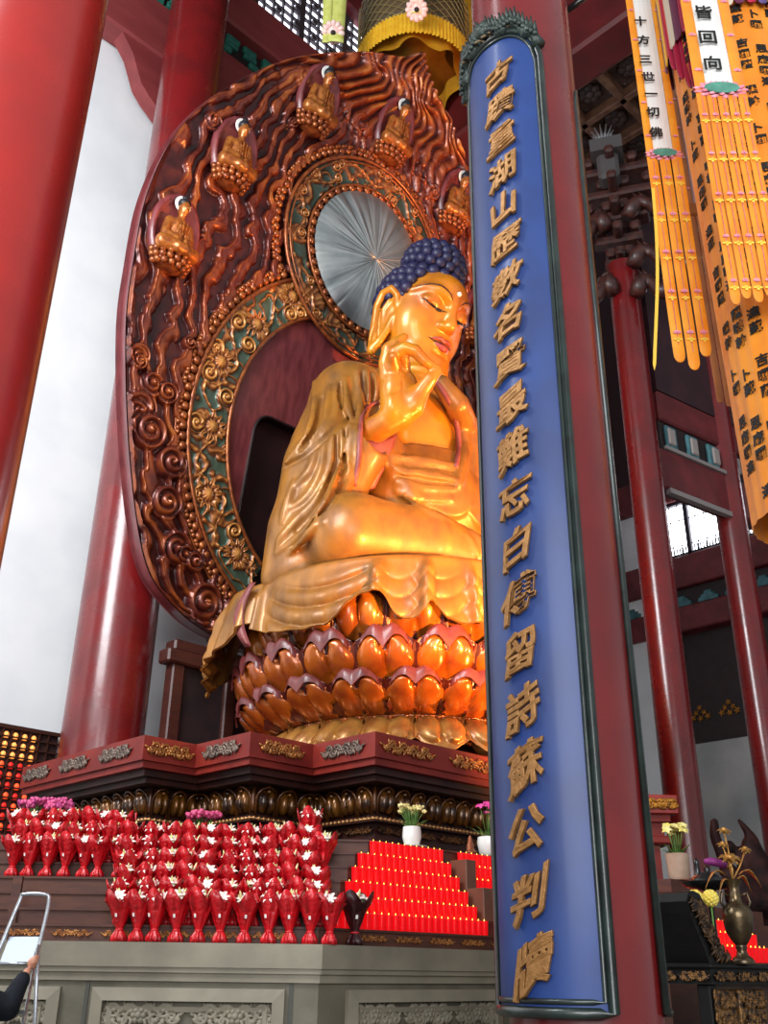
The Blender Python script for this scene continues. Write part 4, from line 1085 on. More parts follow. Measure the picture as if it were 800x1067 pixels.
for r in range(3):
    D = SD[r+3]+.15; n = 7
    for i in range(n):
        px = (4 if r != 1 else 10)+(113)*i/(n-1)+rnd.uniform(-2, 2); x, y = along(D, px)
        put_bouquet((x, y, SZ[r+3]+.002), kk, 'red lily bouquet at upper left, %s from the left in the %s of three rows' % (ORD[i], ('nearest', 'middle', 'farthest')[r]), 'bouquets on the upper left steps', .94); kk += 1
for (px, D, z, lab) in ((318, SD[5]+.15, SZ[5], 'large red paper bouquet at the top right corner of the flower bank'), (334, SD[3]+.2, SZ[3], 'red paper bouquet against the left end of the candle cup rows')):
    x, y = along(D, px); put_bouquet((x, y, z+.002), kk, lab, 'bouquets beside the candle cups', 1.05); kk += 1
o = make_bouquet(55, True); x, y = along(11.35, 370); o.location = (x, y, 1.852); o.scale = (1.1,)*3
y = 8.34; q = at_y(370, 955, y); o.location = (q[0], y, 1.852); o['label'] = 'lily bouquet in dark wine paper standing alone before the candle cups'; o['group'] = 'bouquets beside the candle cups'

# ================================================================== vases and pots on the top step
por = M('white_porcelain', 'e8e6e0', .18, coat=.4)
def flower_stems(t, n, h, spread, mat, r, seed, leaves=8, star=False):
    rg = random.Random(seed); b = MB(); f = MB(); l = MB()
    for k in range(n):
        a = rg.uniform(0, 2*PI); q = spread*math.sqrt(rg.random()); p0 = np.array([.02*math.cos(a), .02*math.sin(a), 0]); p1 = np.array([q*math.cos(a), q*math.sin(a), h*(1-.3*rg.random()*q/max(spread, .01))])
        b.tube([p0, (p0+p1)/2+np.array([0, 0, h*.08]), p1], .004, 5)
        if star: lily_star(f, p1, unit(p1-p0+np.array([-Hd[0], -Hd[1], .3])*.3), r, 5, .7)
        else:
            for j in range(7): f.sphere(p1+np.array([rg.uniform(-1, 1), rg.uniform(-1, 1), rg.uniform(-.7, .7)])*r*.6, r*.5, 6, 4)
    for k in range(leaves):
        a = rg.uniform(0, 2*PI); p = np.zeros(3); d = unit(np.array([math.cos(a)*.8, math.sin(a)*.8, 1])); s = np.array([-math.sin(a), math.cos(a), 0]); L = h*rg.uniform(.5, 1.05)
        l.sheet(np.array([[p+d*L*u-Zu*(.35*L*u*u)-s*w, p+d*L*u-Zu*(.35*L*u*u)+s*w] for u, w in ((0, .006), (.35, .016), (.7, .013), (1, .002))]), (0, 0, .002))
    return b, f, l
def vase(loc, label, prof, mat, n, h, spread, fm, r, seed, star=False, plate=False, name='flower_vase', cat='vase', leaves=8):
    t = thing(name, loc, label, cat); b = MB(); b.lathe(prof, (0, 0, 0), 32); b.build('vase_body', mat, t, smooth=True, local=True, auto=50)
    zt = prof[-1][1]; o = [x.build(nm, mm, t, smooth=True, local=True) for x, nm, mm in zip(flower_stems(t, n, h, spread, fm, r, seed, leaves, star), ('stems', 'blossoms', 'leaves'), (leaf, fm, leaf))]
    for q in o: q.location = (0, 0, zt*.8)
    return t
q = at_y(429, 884, 9.55)
b = MB(); b.lathe([(.001, 0), (.1, 0), (.22, .02), (.225, .028), (.1, .016), (.001, .014)], (q[0], q[1], 3.1), 32); pl = b.build('saucer', por, smooth=True, auto=40); tag(pl, 'white porcelain saucer under the faceted white vase', 'saucer')
vase((q[0], q[1], 3.118), 'faceted white vase of yellow and white flowers above the candle cups', [(.06, 0), (.1, .02), (.13, .13), (.12, .26), (.11, .265), (.1, .25)], por, 26, .34, .2, M('pale_yellow_flower', 'e8dfa0', .5, c2='c9b65a', scale=9), .035, 4, leaves=22)
q = at_y(509, 893, 9.5)
vase((q[0], q[1], 3.102), 'white pot of magenta orchids beside the left edge of the blue board', [(.08, 0), (.13, .05), (.16, .2), (.15, .28), (.13, .29), (.12, .26)], por, 9, .55, .15, M('magenta_flower', 'd02a8a', .5, c2='e85aa8', scale=9), .08, 6, True, name='orchid_pot', cat='plant pot', leaves=9)
q = at_y(490, 890, 9.5)
v = Vol((-.12, -.12, 0), (.12, .12, .3), .01); v.ell((0, 0, .1), (.06, .05, .1), .03); v.ell((0, 0, .21), (.035, .035, .04), .02); v.ell((0, -.02, .04), (.09, .07, .04), .03); v.ell((0, 0, .255), (.02, .02, .02), .02)
V, Q = v.mesh(); tag(put('figurine', V+np.array([q[0], q[1], 3.1]), Q, M('figurine_brown', '8a4a2a', .4, .3)), 'small brown seated figurine between the white vase and the orchids', 'figurine')
for (px, py, D, sz, lab, sd) in ((213, 846, 13.6, .2, 'pot of pink chrysanthemums behind the middle of the flower bank', 3), (38, 833, 13.8, .2, 'pot of purple chrysanthemums at the far left behind the bouquets', 5), (62, 833, 13.8, .17, 'pot of magenta chrysanthemums right of the purple ones at far left', 8)):
    q = at_d(px, py, D)
    vase((q[0], q[1], 3.102), lab, [(.07, 0), (.11, .16), (.12, .18), (.1, .17)], M('clay_pot', '4a2a22', .6), 30, q[2]-3.25, sz, M('chrysanthemum%d' % sd, 'b02a5c' if sd == 3 else 'a02a70', .5, c2='d85a86', scale=9), .06, sd, name='chrysanthemum_pot', cat='plant pot')
# ================================================================== wall of little memorial lamps
lw = thing('lamp_wall', (9.0, 20.35, 3.9), 'wall panel of glowing memorial lamps low at the left behind the columns', 'lamp panel')
mb = MB(); mb.box((5.5, 20.36, 3.6), (10.1, 20.5, 6.2)); mb.build('backing', M('lamp_backing', '2a0f0c', .6), lw)
mb = MB()
for x in np.arange(7.8, 10.0, .205): mb.box((x-.012, 20.28, 3.85), (x+.012, 20.37, 6.2))
for z in np.arange(3.95, 6.25, .205): mb.box((5.5, 20.28, z-.015), (10.1, 20.37, z+.015))
mb.box((5.5, 20.26, 6.16), (10.1, 20.4, 6.24)); mb.build('grid', M('lamp_grid', '3a1a10', .5), lw)
lm = [M('lamp_amber', 'ffc070', .4, emit='ff9a40', estr=.9), M('lamp_orange', 'ff7040', .4, emit='ff4a18', estr=.8), M('lamp_red', 'e03028', .4, emit='e01c14', estr=.55)]
me_ = []
for k in range(3):
    b = MB(); b.sphere((0, 0, 0), (.06, .03, .06), 10, 6); b.cyl((0, .0, -.075), (0, 0, -.05), .05, .05, 10); b.sphere((0, -.03, 0), (.022, .02, .022), 6, 4); me_.append(b.build('lamp', lm[k], lw, smooth=True, local=True))
cnt = 0; ds = [q.data for q in me_]
for r in range(11):
    for c in range(9):
        x = 7.9+c*.205; z = 6.05-r*.205; k = 0 if r < 3 else (1 if (r*7+c*3) % 5 < 2 else 2)
        if cnt < 3: o = me_[cnt]; o.data = ds[k]
        else: o = me_[0].copy(); o.data = ds[k]; COL.objects.link(o)
        o.location = (x-9.0, -.01, z-3.9); cnt += 1
# ================================================================== couplet boards on the thick column
c_to = unit(np.array([CAM[0]-MC[0], CAM[1]-MC[1], 0])); c_rt = np.array([c_to[1]*-1, c_to[0], 0])
if c_rt@Rt < 0: c_rt = -c_rt
def cpt(a, r, z):   # a: angle from the camera-facing direction, towards the right
    return np.array([MC[0], MC[1], 0])+(c_to*math.cos(a)+c_rt*math.sin(a))*r+Zu*z
blue = M('board_blue', '1b3c7c', .48, c2='163068', scale=1.6, bump=.05, bscale=5, spec=.5, coat=.12)
fr_m = M('board_frame', '22302c', .32, c2='161c1b', scale=5, coat=.35, bump=.1)
ch_m = M('character_gilt', '8e6436', .42, .45, c2='a97b48', scale=16, bump=.25, bscale=60)
R0c = .475
def board(name, a0, a1, z0, z1, face, label, crest, tr=.034, pr=.045):
    t = thing(name, (MC[0], MC[1], z0), label, 'couplet board')
    n = 30
    def patch(ai, bi, za, zb, r, th, cr):     # curved slab with rounded upper corners
        aa = np.linspace(ai, bi, n+1); out = []; inn = []
        mb = MB(); G = []; 
        for a in aa:
            q = min(a-ai, bi-a)*R0c; drop = 0
            if q < cr: drop = (cr-math.sqrt(max(0, cr*cr-(cr-q)**2)))*1.25
            G.append([cpt(a, r, za), cpt(a, r, zb-drop)])
        G = np.array(G); C0 = np.array([MC[0], MC[1], 0])
        off = C0[None, None]-G; off[..., 2] = 0; off = off/np.linalg.norm(off, axis=-1, keepdims=True)*th
        mb.sheet(G, off); return mb, G
    mb, G = patch(a0, a1, z0, z1, R0c+pr, min(.04, pr-.004), .30); mb.build('panel', face, t, smooth=True, auto=40)
    path = [cpt(a0, R0c+.05, z0)]+[p for p in G[:, 1]]+[cpt(a1, R0c+.05, z0)]+[cpt(a, R0c+.05, z0) for a in np.linspace(a1, a0, 14)[1:-1]]
    path = [p+(np.array([MC[0], MC[1], p[2]])-p)/np.linalg.norm(np.array([MC[0], MC[1], p[2]])-p)*(.045-pr) for p in path]
    mb = MB(); mb.tube(path, tr, 10, closed=True)
    inner = [cpt(a0+.085, R0c+.05, z0+.06)]+[cpt(a, R0c+.05, p[2]-.055) for a, p in zip(np.linspace(a0+.085, a1-.085, n+1), G[:, 1])]+[cpt(a1-.085, R0c+.05, z0+.06)]+[cpt(a, R0c+.05, z0+.06) for a in np.linspace(a1-.085, a0+.085, 14)[1:-1]]
    if crest: mb.tube(inner, .017, 8, closed=True)
    mb.build('frame', fr_m, t, smooth=True)
    if crest:
        mb = MB(); am = (a0+a1)/2
        tp = lambda a: float(np.interp(a, np.linspace(a0, a1, n+1), G[:, 1][:, 2]))
        for s in (-1, 1):     # scaly dragon crest lying along the arched top
            pts = [cpt(am+s*w*(a1-am)*1.0, R0c+.07, tp(am+s*w*(a1-am))+.05+.03*math.sin(w*14)) for w in np.linspace(.06, .98, 16)]
            mb.tube(pts, [.06+.02*math.sin(k*1.7) for k in range(16)], 8)
            for k in range(1, 15):
                p = pts[k]; o_ = unit(p-np.array([MC[0], MC[1], p[2]])); mb.tube([p+o_*.03+Zu*.02, p+o_*.07+Zu*(.12+.03*(k % 2))], [.035, .006], 5)
                mb.sphere(p+o_*.05-Zu*.02, .03, 6, 4)
            h = pts[0]; mb.sphere(h+Zu*.06, (.1, .09, .08), 9, 6); mb.tube([h+Zu*.1, h+Zu*.24+c_rt*s*.06], [.04, .008], 6)
        p = cpt(am, R0c+.1, tp(am)+.1); mb.sphere(p, .075, 10, 7)
        mb.build('dragon_crest', M('crest_green', '3d4a44', .4, .3, c2='2a332f', scale=14, bump=.4, bscale=40), t, smooth=True)
        mb = MB()
        for k in range(8):
            a = am+(k-3.5)*.14; p = cpt(a, R0c+.09, tp(a)+.015); mb.tube([p+c_rt*-.05, p+Zu*.03, p+c_rt*.05-Zu*.01], [.012, .02, .01], 6)
        mb.build('crest_cloud', M('crest_cloud_gilt', '7d6a50', .4, .4), t, smooth=True)
    return t
ZB0 = at_d(590, 1056, 6.35)[2]; ZB1 = at_d(545, 36, 6.35)[2]
A0, A1 = math.radians(-93), math.radians(17.5)
cb = board('couplet_board', A0, A1, ZB0, ZB1, blue, 'long blue couplet board with gilt characters hugging the thick column', True)
board('couplet_board', math.radians(70), math.radians(180), ZB0, ZB1-.3, black, 'black edged couplet board on the far side of the thick column, seen edge on', False, .026, .02)
txt = '古蹟重湖山歷數名賢最難忘白傅留詩蘇公判牘'
am = (A0+A1)/2+.0
za = at_d(518, 82, 6.4)[2]; zb = at_d(556, 1006, 6.4)[2]
for i, ch in enumerate(txt):
    V, F = text_mesh(ch, .265, .0025, .012, .005, .10)
    if not len(V): continue
    rg = random.Random(i); V = V.copy()
    V[:, 1] += V[:, 0]*.42                        # strokes rise to the right as in running script
    V[:, 0] += .012*np.sin(V[:, 1]*16+i); V[:, 1] += .010*np.sin(V[:, 0]*18+2*i)
    ang_ = am+.24-.16*i/19+V[:, 0]/(R0c+.05)*1.02; z = za+(zb-za)*i/19+V[:, 1]*1.08; r = R0c+.058+V[:, 2]+.014
    W_ = np.array([MC[0], MC[1], 0])+np.outer(np.cos(ang_)*r, c_to)+np.outer(np.sin(ang_)*r, c_rt)+np.outer(z, Zu)
    put('character', W_, F, ch_m, cb, smooth=False)
# ================================================================== the great seated figure
def to_w(P): P = np.asarray(P, float); return np.stack([AX+P[..., 0], AY-P[..., 1], P[..., 2]], -1)
def to_l(W): W = np.asarray(W, float); return np.array([W[0]-AX, AY-W[1], W[2]])
def lray(px, py): d = ray(px, py); return np.array([CAM[0]-AX, AY-CAM[1], CAM[2]]), np.array([d[0], -d[1], d[2]])
fig = thing('buddha_statue', (AX, AY, 8.2), 'colossal golden seated statue with blue curled hair and one raised hand', 'statue')
skin_m = M('gilt_skin', 'd68a20', .33, .18, c2='b0621a', scale=1.3, coat=.35, rvar=.08, bump=.05, bscale=9, lo=.4, hi=.7)
robe_m = M('gilt_robe', 'a8702c', .40, .2, c2='6c4724', scale=2.2, stretch=(1.2, 1.2, .7), coat=.12, bump=.14, bscale=14, rvar=.1, lo=.36, hi=.78)
hem_m = M('robe_lining', '7c3a3a', .45, c2='95504c', scale=3)
# ---- body: head, neck, chest, forearm and hand in one surface
TL = math.radians(26); HF = np.array([0, math.cos(TL), -math.sin(TL)]); HU = np.array([0, math.sin(TL), math.cos(TL)]); HX = np.array([1.0, 0, 0]); HO = np.array([0, .22, 15.42])
HA = [HX, HF, HU]
hp = lambda x, b_, a: HO+HX*x+HF*b_+HU*a
v = Vol((-3.3, -1.3, 9.3), (2.3, 3.1, 17.0), .03)
v.ell((0, .15, 11.9), (1.75, 1.15, 1.9)); v.ell((0, .45, 10.6), (1.6, 1.15, 1.3), .4)
for s in (-1, 1): v.ell((s*.72, .82, 12.35), (.85, .55, .72), .35); v.cap((s*.5, -.05, 13.2), (s*1.7, -.15, 12.9), .6, .7, .5)
v.cap((0, .05, 13.2), (0, .28, 14.7), .74, .70, .3)
for k in range(3): z = 13.55+.2*k; v.chain([(.72*math.sin(a), .12+.1*k*.5+.70*math.cos(a), z-.12*math.cos(a)) for a in np.linspace(-1.9, 1.9, 12)], .05, .1)
v.ell(hp(0, -.08, .42), (.96, 1.08, 1.05), .2, ax=HA)
FH = .27                                            # height of the features on the head
fp_ = lambda x, b_, a: hp(x, b_, a+FH)
v.ell(fp_(0, .04, -.32), (.90, .84, .98), .3, ax=HA)
for s in (-1, 1): v.ell(fp_(s*.43, .34, -.42), (.46, .42, .52), .25, ax=HA)
v.ell(fp_(0, .40, -1.05), (.40, .30, .24), .16, ax=HA); v.ell(fp_(0, .10, -1.06), (.66, .54, .34), .25, ax=HA)
v.ell(hp(0, .60, .74), (.62, .40, .5), .3, ax=HA)
for s in (-1, 1):
    v.ell(fp_(s*.43, 1.02, .17), (.32, .17, .14), .14, '-', ax=HA)
    v.ell(fp_(s*.42, .72, .16), (.31, .22, .19), .05, ax=HA)
    v.chain([fp_(s*.10, .95, .30), fp_(s*.24, .97, .43), fp_(s*.48, .88, .50), fp_(s*.72, .66, .44), fp_(s*.88, .42, .28)], [.05, .055, .05, .05, .03], .12)
    v.chain([fp_(s*.16, .96, .06), fp_(s*.30, .985, .03), fp_(s*.46, .94, .035), fp_(s*.62, .83, .08), fp_(s*.76, .68, .13)], .022, .03, mode='-')
v.chain([fp_(0, .92, .42), fp_(0, 1.02, .1), fp_(0, 1.12, -.18)], [.08, .095, .13], .14); v.ell(fp_(0, 1.09, -.27), (.15, .15, .12), .07, ax=HA)
for s in (-1, 1): v.ell(fp_(s*.155, .99, -.29), (.10, .12, .085), .06, ax=HA)
v.ell(fp_(0, .66, -.66), (.36, .20, .2), .2, ax=HA)
def face(x, a, off=0.0):
    q = v.march(hp(x, 1.7, a+FH), -HF, 0, 2.5)
    return (q if q is not None else hp(x, .6, a+FH))+HF*off
U3 = [(-.30, -.645), (-.20, -.615), (-.10, -.595), (0, -.62), (.10, -.595), (.20, -.615), (.30, -.645)]
L3 = [(-.23, -.725), (-.1, -.775), (0, -.79), (.1, -.775), (.23, -.725)]
M3 = [(-.38, -.655), (-.26, -.685), (-.12, -.68), (0, -.695), (.12, -.68), (.26, -.685), (.38, -.655)]
_u = [face(*p) for p in U3]; _l = [face(*p) for p in L3]; _m = [face(*p, off=.02) for p in M3]
v.chain(_u, [.03, .06, .065, .055, .065, .06, .03], .05); v.chain(_l, [.04, .08, .09, .08, .04], .05); v.chain(_m, .022, .03, mode='-')
v.chain([face(-.2, -.93), face(0, -.95), face(.2, -.93)], .03, .1, mode='-')
for s in (-1, 1):      # long ears
    e = lambda x, b_, a: hp(s*x*.955, b_-.04, a-.06)
    v.ell(e(1.0, -.02, -.1), (.10, .22, .55), .06, ax=HA)
    v.chain([e(.98, .22, .20), e(1.06, .2, .42), e(1.14, .02, .55), e(1.18, -.18, .42), e(1.18, -.24, .1), e(1.15, -.16, -.3), e(1.12, -.06, -.7), e(1.12, .04, -1.0)], [.07, .08, .09, .09, .09, .09, .1, .1], .04)
    v.chain([e(1.12, .05, -.95), e(1.08, .15, -.72), e(1.0, .2, -.4), e(.98, .22, -.1)], [.1, .09, .08, .07], .05)
    v.chain([e(1.08, .02, .28), e(1.1, -.06, .05), e(1.06, .0, -.25)], [.05, .06, .05], .04)
    v.ell(e(1.17, .02, -.62), (.05, .07, .2), .05, '-', ax=HA)
# raised right hand
Hc = at_y(420, 405, AY-1.6); Hl = to_l(Hc); HN = unit(np.array([-.42, .9, -.12])); Hr = unit(np.cross(HN, [0, 0, 1.0])); Hr = Hr if Hr[0] > 0 else -Hr; Hup = unit(np.cross(Hr, HN)); Hup = Hup if Hup[2] > 0 else -Hup
def hpx(cx, cy, off=0.0):
    o, d = lray(360+cx/5.333, 330+cy/5.333); t = ((Hl+HN*off-o)@HN)/(d@HN); return o+d*t
def rad(px_): return px_/5.333/46.0
c = hpx(315, 440); rx = np.linalg.norm(hpx(440, 440)-c); rz = np.linalg.norm(hpx(315, 575)-c)
HAX = [Hr, HN, Hup]
v.ell(hpx(310, 440, -.02), (rx*.84, .25, rz*.94), .1, ax=HAX)
v.ell(hpx(268, 400, .0), (rx*.52, .24, rz*.72), .15, ax=HAX)
v.ell(hpx(250, 500, .06), (rx*.36, .24, rz*.55), .15, ax=HAX); v.ell(hpx(375, 490, .1), (rx*.42, .26, rz*.52), .15, ax=HAX)
v.chain([hpx(255, 345, 0), hpx(300, 335, .02), hpx(345, 350, .0)], [.17, .18, .16], .1)
v.chain([hpx(228, 345, -.04), hpx(218, 255, .02), hpx(234, 180, .08)], [.15, .13, .115], .03); v.chain([hpx(234, 180, .08), hpx(275, 148, .14), hpx(326, 114, .16)], [.125, .12, .085], .03)
v.chain([hpx(262, 340, .02), hpx(256, 262, .14), hpx(272, 200, .3)], [.15, .14, .125], .03); v.chain([hpx(272, 200, .3), hpx(330, 172, .42), hpx(385, 190, .48)], [.135, .135, .125], .03); v.chain([hpx(385, 190, .48), hpx(440, 248, .5), hpx(502, 288, .46)], [.125, .11, .085], .03)
v.chain([hpx(282, 345, .02), hpx(270, 270, .2), hpx(264, 222, .36)], [.14, .12, .09], .02); v.chain([hpx(326, 345, .0), hpx(328, 270, .16), hpx(330, 226, .32)], [.14, .12, .09], .02)
v.chain([hpx(375, 500, .12), hpx(425, 405, .28), hpx(470, 345, .40), hpx(508, 302, .44)], [.23, .17, .145, .11], .08)
for a, b_ in (((318, 360), (330, 560)), ((250, 420), (330, 400)), ((395, 420), (340, 560))): v.chain([hpx(*a, .25), hpx((a[0]+b_[0])/2-8, (a[1]+b_[1])/2, .27), hpx(*b_, .25)], .018, .05, mode='-')
v.chain([hpx(300, 548, -.02), hpx(225, 590, -.15), hpx(95, 675, -.6), hpx(20, 725, -.95)], [.28, .27, .29, .34], .12)
V, Q = v.mesh(); body = put('body', to_w(V), Q[:, ::-1], skin_m, fig)
bodyV = v
def on_body(p, off=0.0): q = v.snap(p); return q+v.grad(q)*off
# painted features as thin raised strips on the face
def fline(mb, pts, rad_, off=0.0, n=6):
    P = [to_w(face(p[0], p[1], off)) for p in spline([(*p, 0) for p in pts], 5)]; k = len(P); mb.tube(P, [rad_(i/(k-1)) for i in range(k)], n)
mb = MB()
for s in (-1, 1): fline(mb, [(s*.12, .33), (s*.26, .46), (s*.48, .54), (s*.70, .49), (s*.86, .36)], lambda t: .008+.016*math.sin(PI*t), .004)
mb.build('eyebrow', M('brow_paint', '3a1d12', .5), fig, smooth=True)
mb = MB()
for s in (-1, 1):
    fline(mb, [(s*.15, .05), (s*.30, .035), (s*.46, .045), (s*.62, .09), (s*.80, .16)], lambda t: .008+.024*math.sin(PI*min(1, t*1.15))**.7 if t < .87 else .008, .004)
    fline(mb, [(s*.24, .015), (s*.33, .0), (s*.42, .015)], lambda t: .012+.028*math.sin(PI*t), -.004)
mb.build('eye', M('eye_paint', '1a100c', .25), fig, smooth=True)
mb = MB(); fline(mb, U3, lambda t: .014+.046*math.sin(PI*t)**.8, -.004, 8); fline(mb, L3, lambda t: .02+.062*math.sin(PI*t), -.006, 8)
mb.build('lips', M('lip_paint', '964038', .4, coat=.2, c2='a8504a', scale=3), fig, smooth=True)
mb = MB(); fline(mb, M3, lambda t: .008+.014*math.sin(PI*t), .03); mb.build('mouth_line', M('mouth_paint', '2c140e', .5), fig, smooth=True)
mb = MB(); mb.sphere(to_w(face(0, .56, .01)), (.06, .06, .06), 12, 8); mb.build('urna', M('urna_white', 'fbf4e4', .2), fig, smooth=True)
# ---- blue curls
hair_m = M('hair_blue', '25244a', .5, c2='1f1e40', scale=6, coat=.1)
mb = MB(); hc = (0, -.12, .46); hr_ = np.array([1.05, 1.17, 1.10]); uc = (0, -.18, 1.55); ur = np.array([.70, .74, .60])
def hairline(x, b_, a): # >0 where hair grows
    t = abs(x); front = 1.16-.10*t*t
    if b_ > .30: return a-(front-.42*max(0, t-.62)*2.2) if t < .95 else a-.75
    if b_ > .02: return a-(.35 if t > .8 else -9)
    return a+.62
def curl(p, n_, r):
    mb.sphere(to_w(p), (r, r, r), 9, 6); 
def rows(cn, rr, t0, t1, step, r, test, inside=None):
    t = t0
    while t < t1:
        ring = max(1, int(2*PI*math.sin(t)*rr[0]/(step*1.02)))
        for k in range(ring):
            f_ = 2*PI*(k+.5*(int((t-t0)/ (step/rr[0])) % 2))/ring; q = np.array([math.sin(t)*math.sin(f_), math.sin(t)*math.cos(f_), math.cos(t)])*rr+np.array(cn)
            if test and hairline(*q) < .02: continue
            if inside is not None and (((q-np.array(inside[0]))/inside[1])**2).sum() < .92: continue
            curl(hp(*(np.array(cn)+(q-np.array(cn))*.95)), q, r*1.06)
        t += step/rr[0]
rows(hc, hr_, .05, 2.45, .245, .142, True, (uc, ur)); rows(uc, ur, .0, 2.0, .235, .135, False, (hc, hr_))
mb.build('hair_curls', hair_m, fig, smooth=True)
hv = Vol((-1.3, -1.4, 14.3), (1.3, 1.7, 17.9), .035); hv.ell(hp(*hc), hr_*.985, ax=HA); hv.ell(hp(*uc), ur*.97, .1, ax=HA)
g = np.stack(np.meshgrid(*[hv.lo[i]+hv.h*np.arange(hv.n[i]) for i in range(3)], indexing='ij'), -1)-HO; bb_ = g@HF; aa_ = g@HU; xx_ = np.abs(g[..., 0])
cut = np.where(bb_ > .30, (1.18-.10*xx_**2)-aa_-.92*np.maximum(0, xx_-.62), np.where(bb_ > .02, np.where(xx_ > .8, .36, -.65)-aa_, -.62-aa_))
hv.F = np.maximum(hv.F, np.clip(cut, -1, 1).astype(np.float32)*.7)
V, Q = hv.mesh(); put('hair_cap', to_w(V), Q[:, ::-1], hair_m, fig)

# ---- robe
r = Vol((-4.1, -2.0, 7.9), (4.1, 3.1, 14.3), .04)
r.ell((0, -.35, 11.3), (2.05, 1.1, 2.6)); r.ell((0, -.3, 9.2), (2.4, 1.6, 1.3), .5)
for s in (-1, 1):
    r.cap((s*.75, -.15, 13.45), (s*1.70, -.2, 12.85), .55, .80, .35); r.chain([(s*1.72, -.2, 12.8), (s*2.32, -.12, 11.4), (s*2.45, -.05, 10.4)], [.82, .80, .80], .3)
# right arm: forearm sleeve hanging to the seat
r.cap((-2.5, -.05, 10.9), (-2.25, .75, 11.1), .72, .52, .3)
r.chain([(-2.62, -.1, 10.7), (-2.95, -.3, 9.4), (-3.05, -.35, 8.4)], [.62, .55, .5], .3); r.chain([(-2.4, .35, 10.9), (-2.85, .1, 9.4), (-3.0, .05, 8.5)], [.58, .5, .36], .3); r.chain([(-2.2, .72, 10.9), (-2.55, .45, 9.8), (-2.85, .3, 8.8)], [.42, .36, .28], .25)
# left arm towards the lap
r.chain([(2.5, 0, 10.6), (2.2, .8, 9.7), (1.3, 1.6, 9.25)], [.8, .7, .5], .3)
# legs
r.chain([(-1.1, .0, 9.2), (-2.62, .95, 8.98)], [.95, .80], .3); r.chain([(-2.6, 1.0, 8.95), (-1.4, 1.65, 8.95), (.5, 2.15, 8.72)], [.80, .74, .5], .2)
r.chain([(1.1, .0, 9.2), (2.62, .95, 8.98)], [.95, .80], .3); r.chain([(2.6, 1.0, 8.9), (1.4, 1.5, 8.8), (-.3, 1.75, 8.7)], [.80, .7, .5], .2)
# cloth over the belly
def _belly(x, y, z):
    a = np.sqrt((x/1.83)**2+((y-.15)/1.24)**2+((z-11.9)/1.98)**2); b = np.sqrt((x/1.68)**2+((y-.45)/1.24)**2+((z-10.6)/1.38)**2)
    return np.maximum(smin((a-1)*1.3, (b-1)*1.2, .3), z-11.62-.10*x)
r.op(_belly, (-1.9, -1.2, 9.2), (1.9, 1.8, 11.8), .02)
# left lapel, following the chest
def chest_pt(px, py, last=[None]):
    o, d = lray(px, py); q = bodyV.march(o, d, 14, 26)
    if q is None or (last[0] is not None and np.linalg.norm(q-last[0]) > 1.2):
        if last[0] is None: return None
        t = ((last[0]-o)@HN)/(d@HN); q = o+d*t
    last[0] = q; return q
lap = [chest_pt(*p) for p in ((457, 396), (470, 417), (479, 442), (481, 465), (478, 486), (474, 505))]
r.chain(lap, [.14, .17, .19, .2, .2, .18], .05)
lap2 = [chest_pt(*p) for p in ((464, 398), (481, 420), (490, 446), (492, 470), (490, 492))]
r.chain([p-np.array([0, .12, 0]) for p in lap2], [.2, .26, .3, .32, .3], .08)
r.chain([(.55, .5, 13.35), (1.15, .85, 12.7), (1.35, 1.0, 11.8), (1.3, 1.2, 10.9), (1.2, 1.3, 10.2)], [.24, .28, .3, .28, .2], .08); r.chain([(1.2, .5, 13.2), (1.75, .55, 12.4), (1.8, .6, 11.2), (1.5, 1.1, 10.2)], [.35, .42, .45, .4], .2)
# right lapel, down from the neck behind the raised hand
r.chain([(-.55, .45, 13.35), (-1.2, .72, 12.7), (-1.55, .75, 11.9), (-1.5, .9, 10.9), (-1.2, 1.2, 10.2)], [.22, .26, .24, .22, .2], .12)
# hollow of the cuff
r.cap((-2.1, 1.35, 11.35), (-2.3, .72, 11.12), .44, .34, .06, '-')
def fold(pts, ra=.055, k=.10, groove=False, off=.0):
    P = []
    for px, py in pts:
        o, d = lray(260+px/3.05, 230+py/3.05); q = r0_march(o, d)
        if q is None:
            if len(P) >= 2: break
            P = []; continue
        if P and np.linalg.norm(q-P[-1]) > 1.6: break
        P.append(q)
    if len(P) < 2: return
    P = np.array(spline(P, 4)); n = len(P); w = np.sin(PI*np.linspace(.1, .9, n))**.6
    r.chain(P+0, list(ra*w), k, mode='-' if groove else '+')
_rc = Vol(r.lo, r.lo+r.h*(r.n-1), r.h); _rc.F = r.F.copy(); _rc.n = np.array(r.F.shape)
def r0_march(o, d): return _rc.march(o, d, 14, 26)
F_ = [[(325, 425), (345, 480), (352, 560), (345, 640)], [(350, 424), (373, 480), (376, 580)], [(377, 424), (397, 490), (398, 570)], [(402, 428), (414, 500), (414, 560)],
      [(290, 430), (305, 500), (305, 570), (325, 640)], [(243, 450), (255, 530), (240, 640), (192, 700)], [(205, 515), (208, 600), (182, 690), (118, 770)], [(265, 440), (280, 520), (275, 610), (235, 690)],
      [(292, 665), (287, 780), (243, 900), (165, 1000), (85, 1058)], [(266, 680), (257, 790), (212, 890), (132, 962)], [(240, 700), (226, 800), (182, 880), (112, 925)], [(318, 650), (316, 760), (280, 860), (210, 970), (130, 1055)], [(340, 640), (342, 740), (318, 830), (235, 960)],
      [(142, 830), (122, 900), (104, 960)], [(215, 720), (195, 790), (150, 840)], [(160, 940), (110, 1000), (90, 1040)], [(150, 560), (140, 640), (118, 720)], [(175, 520), (172, 600), (150, 680)]]
for f in F_: fold(f, .10, .06)
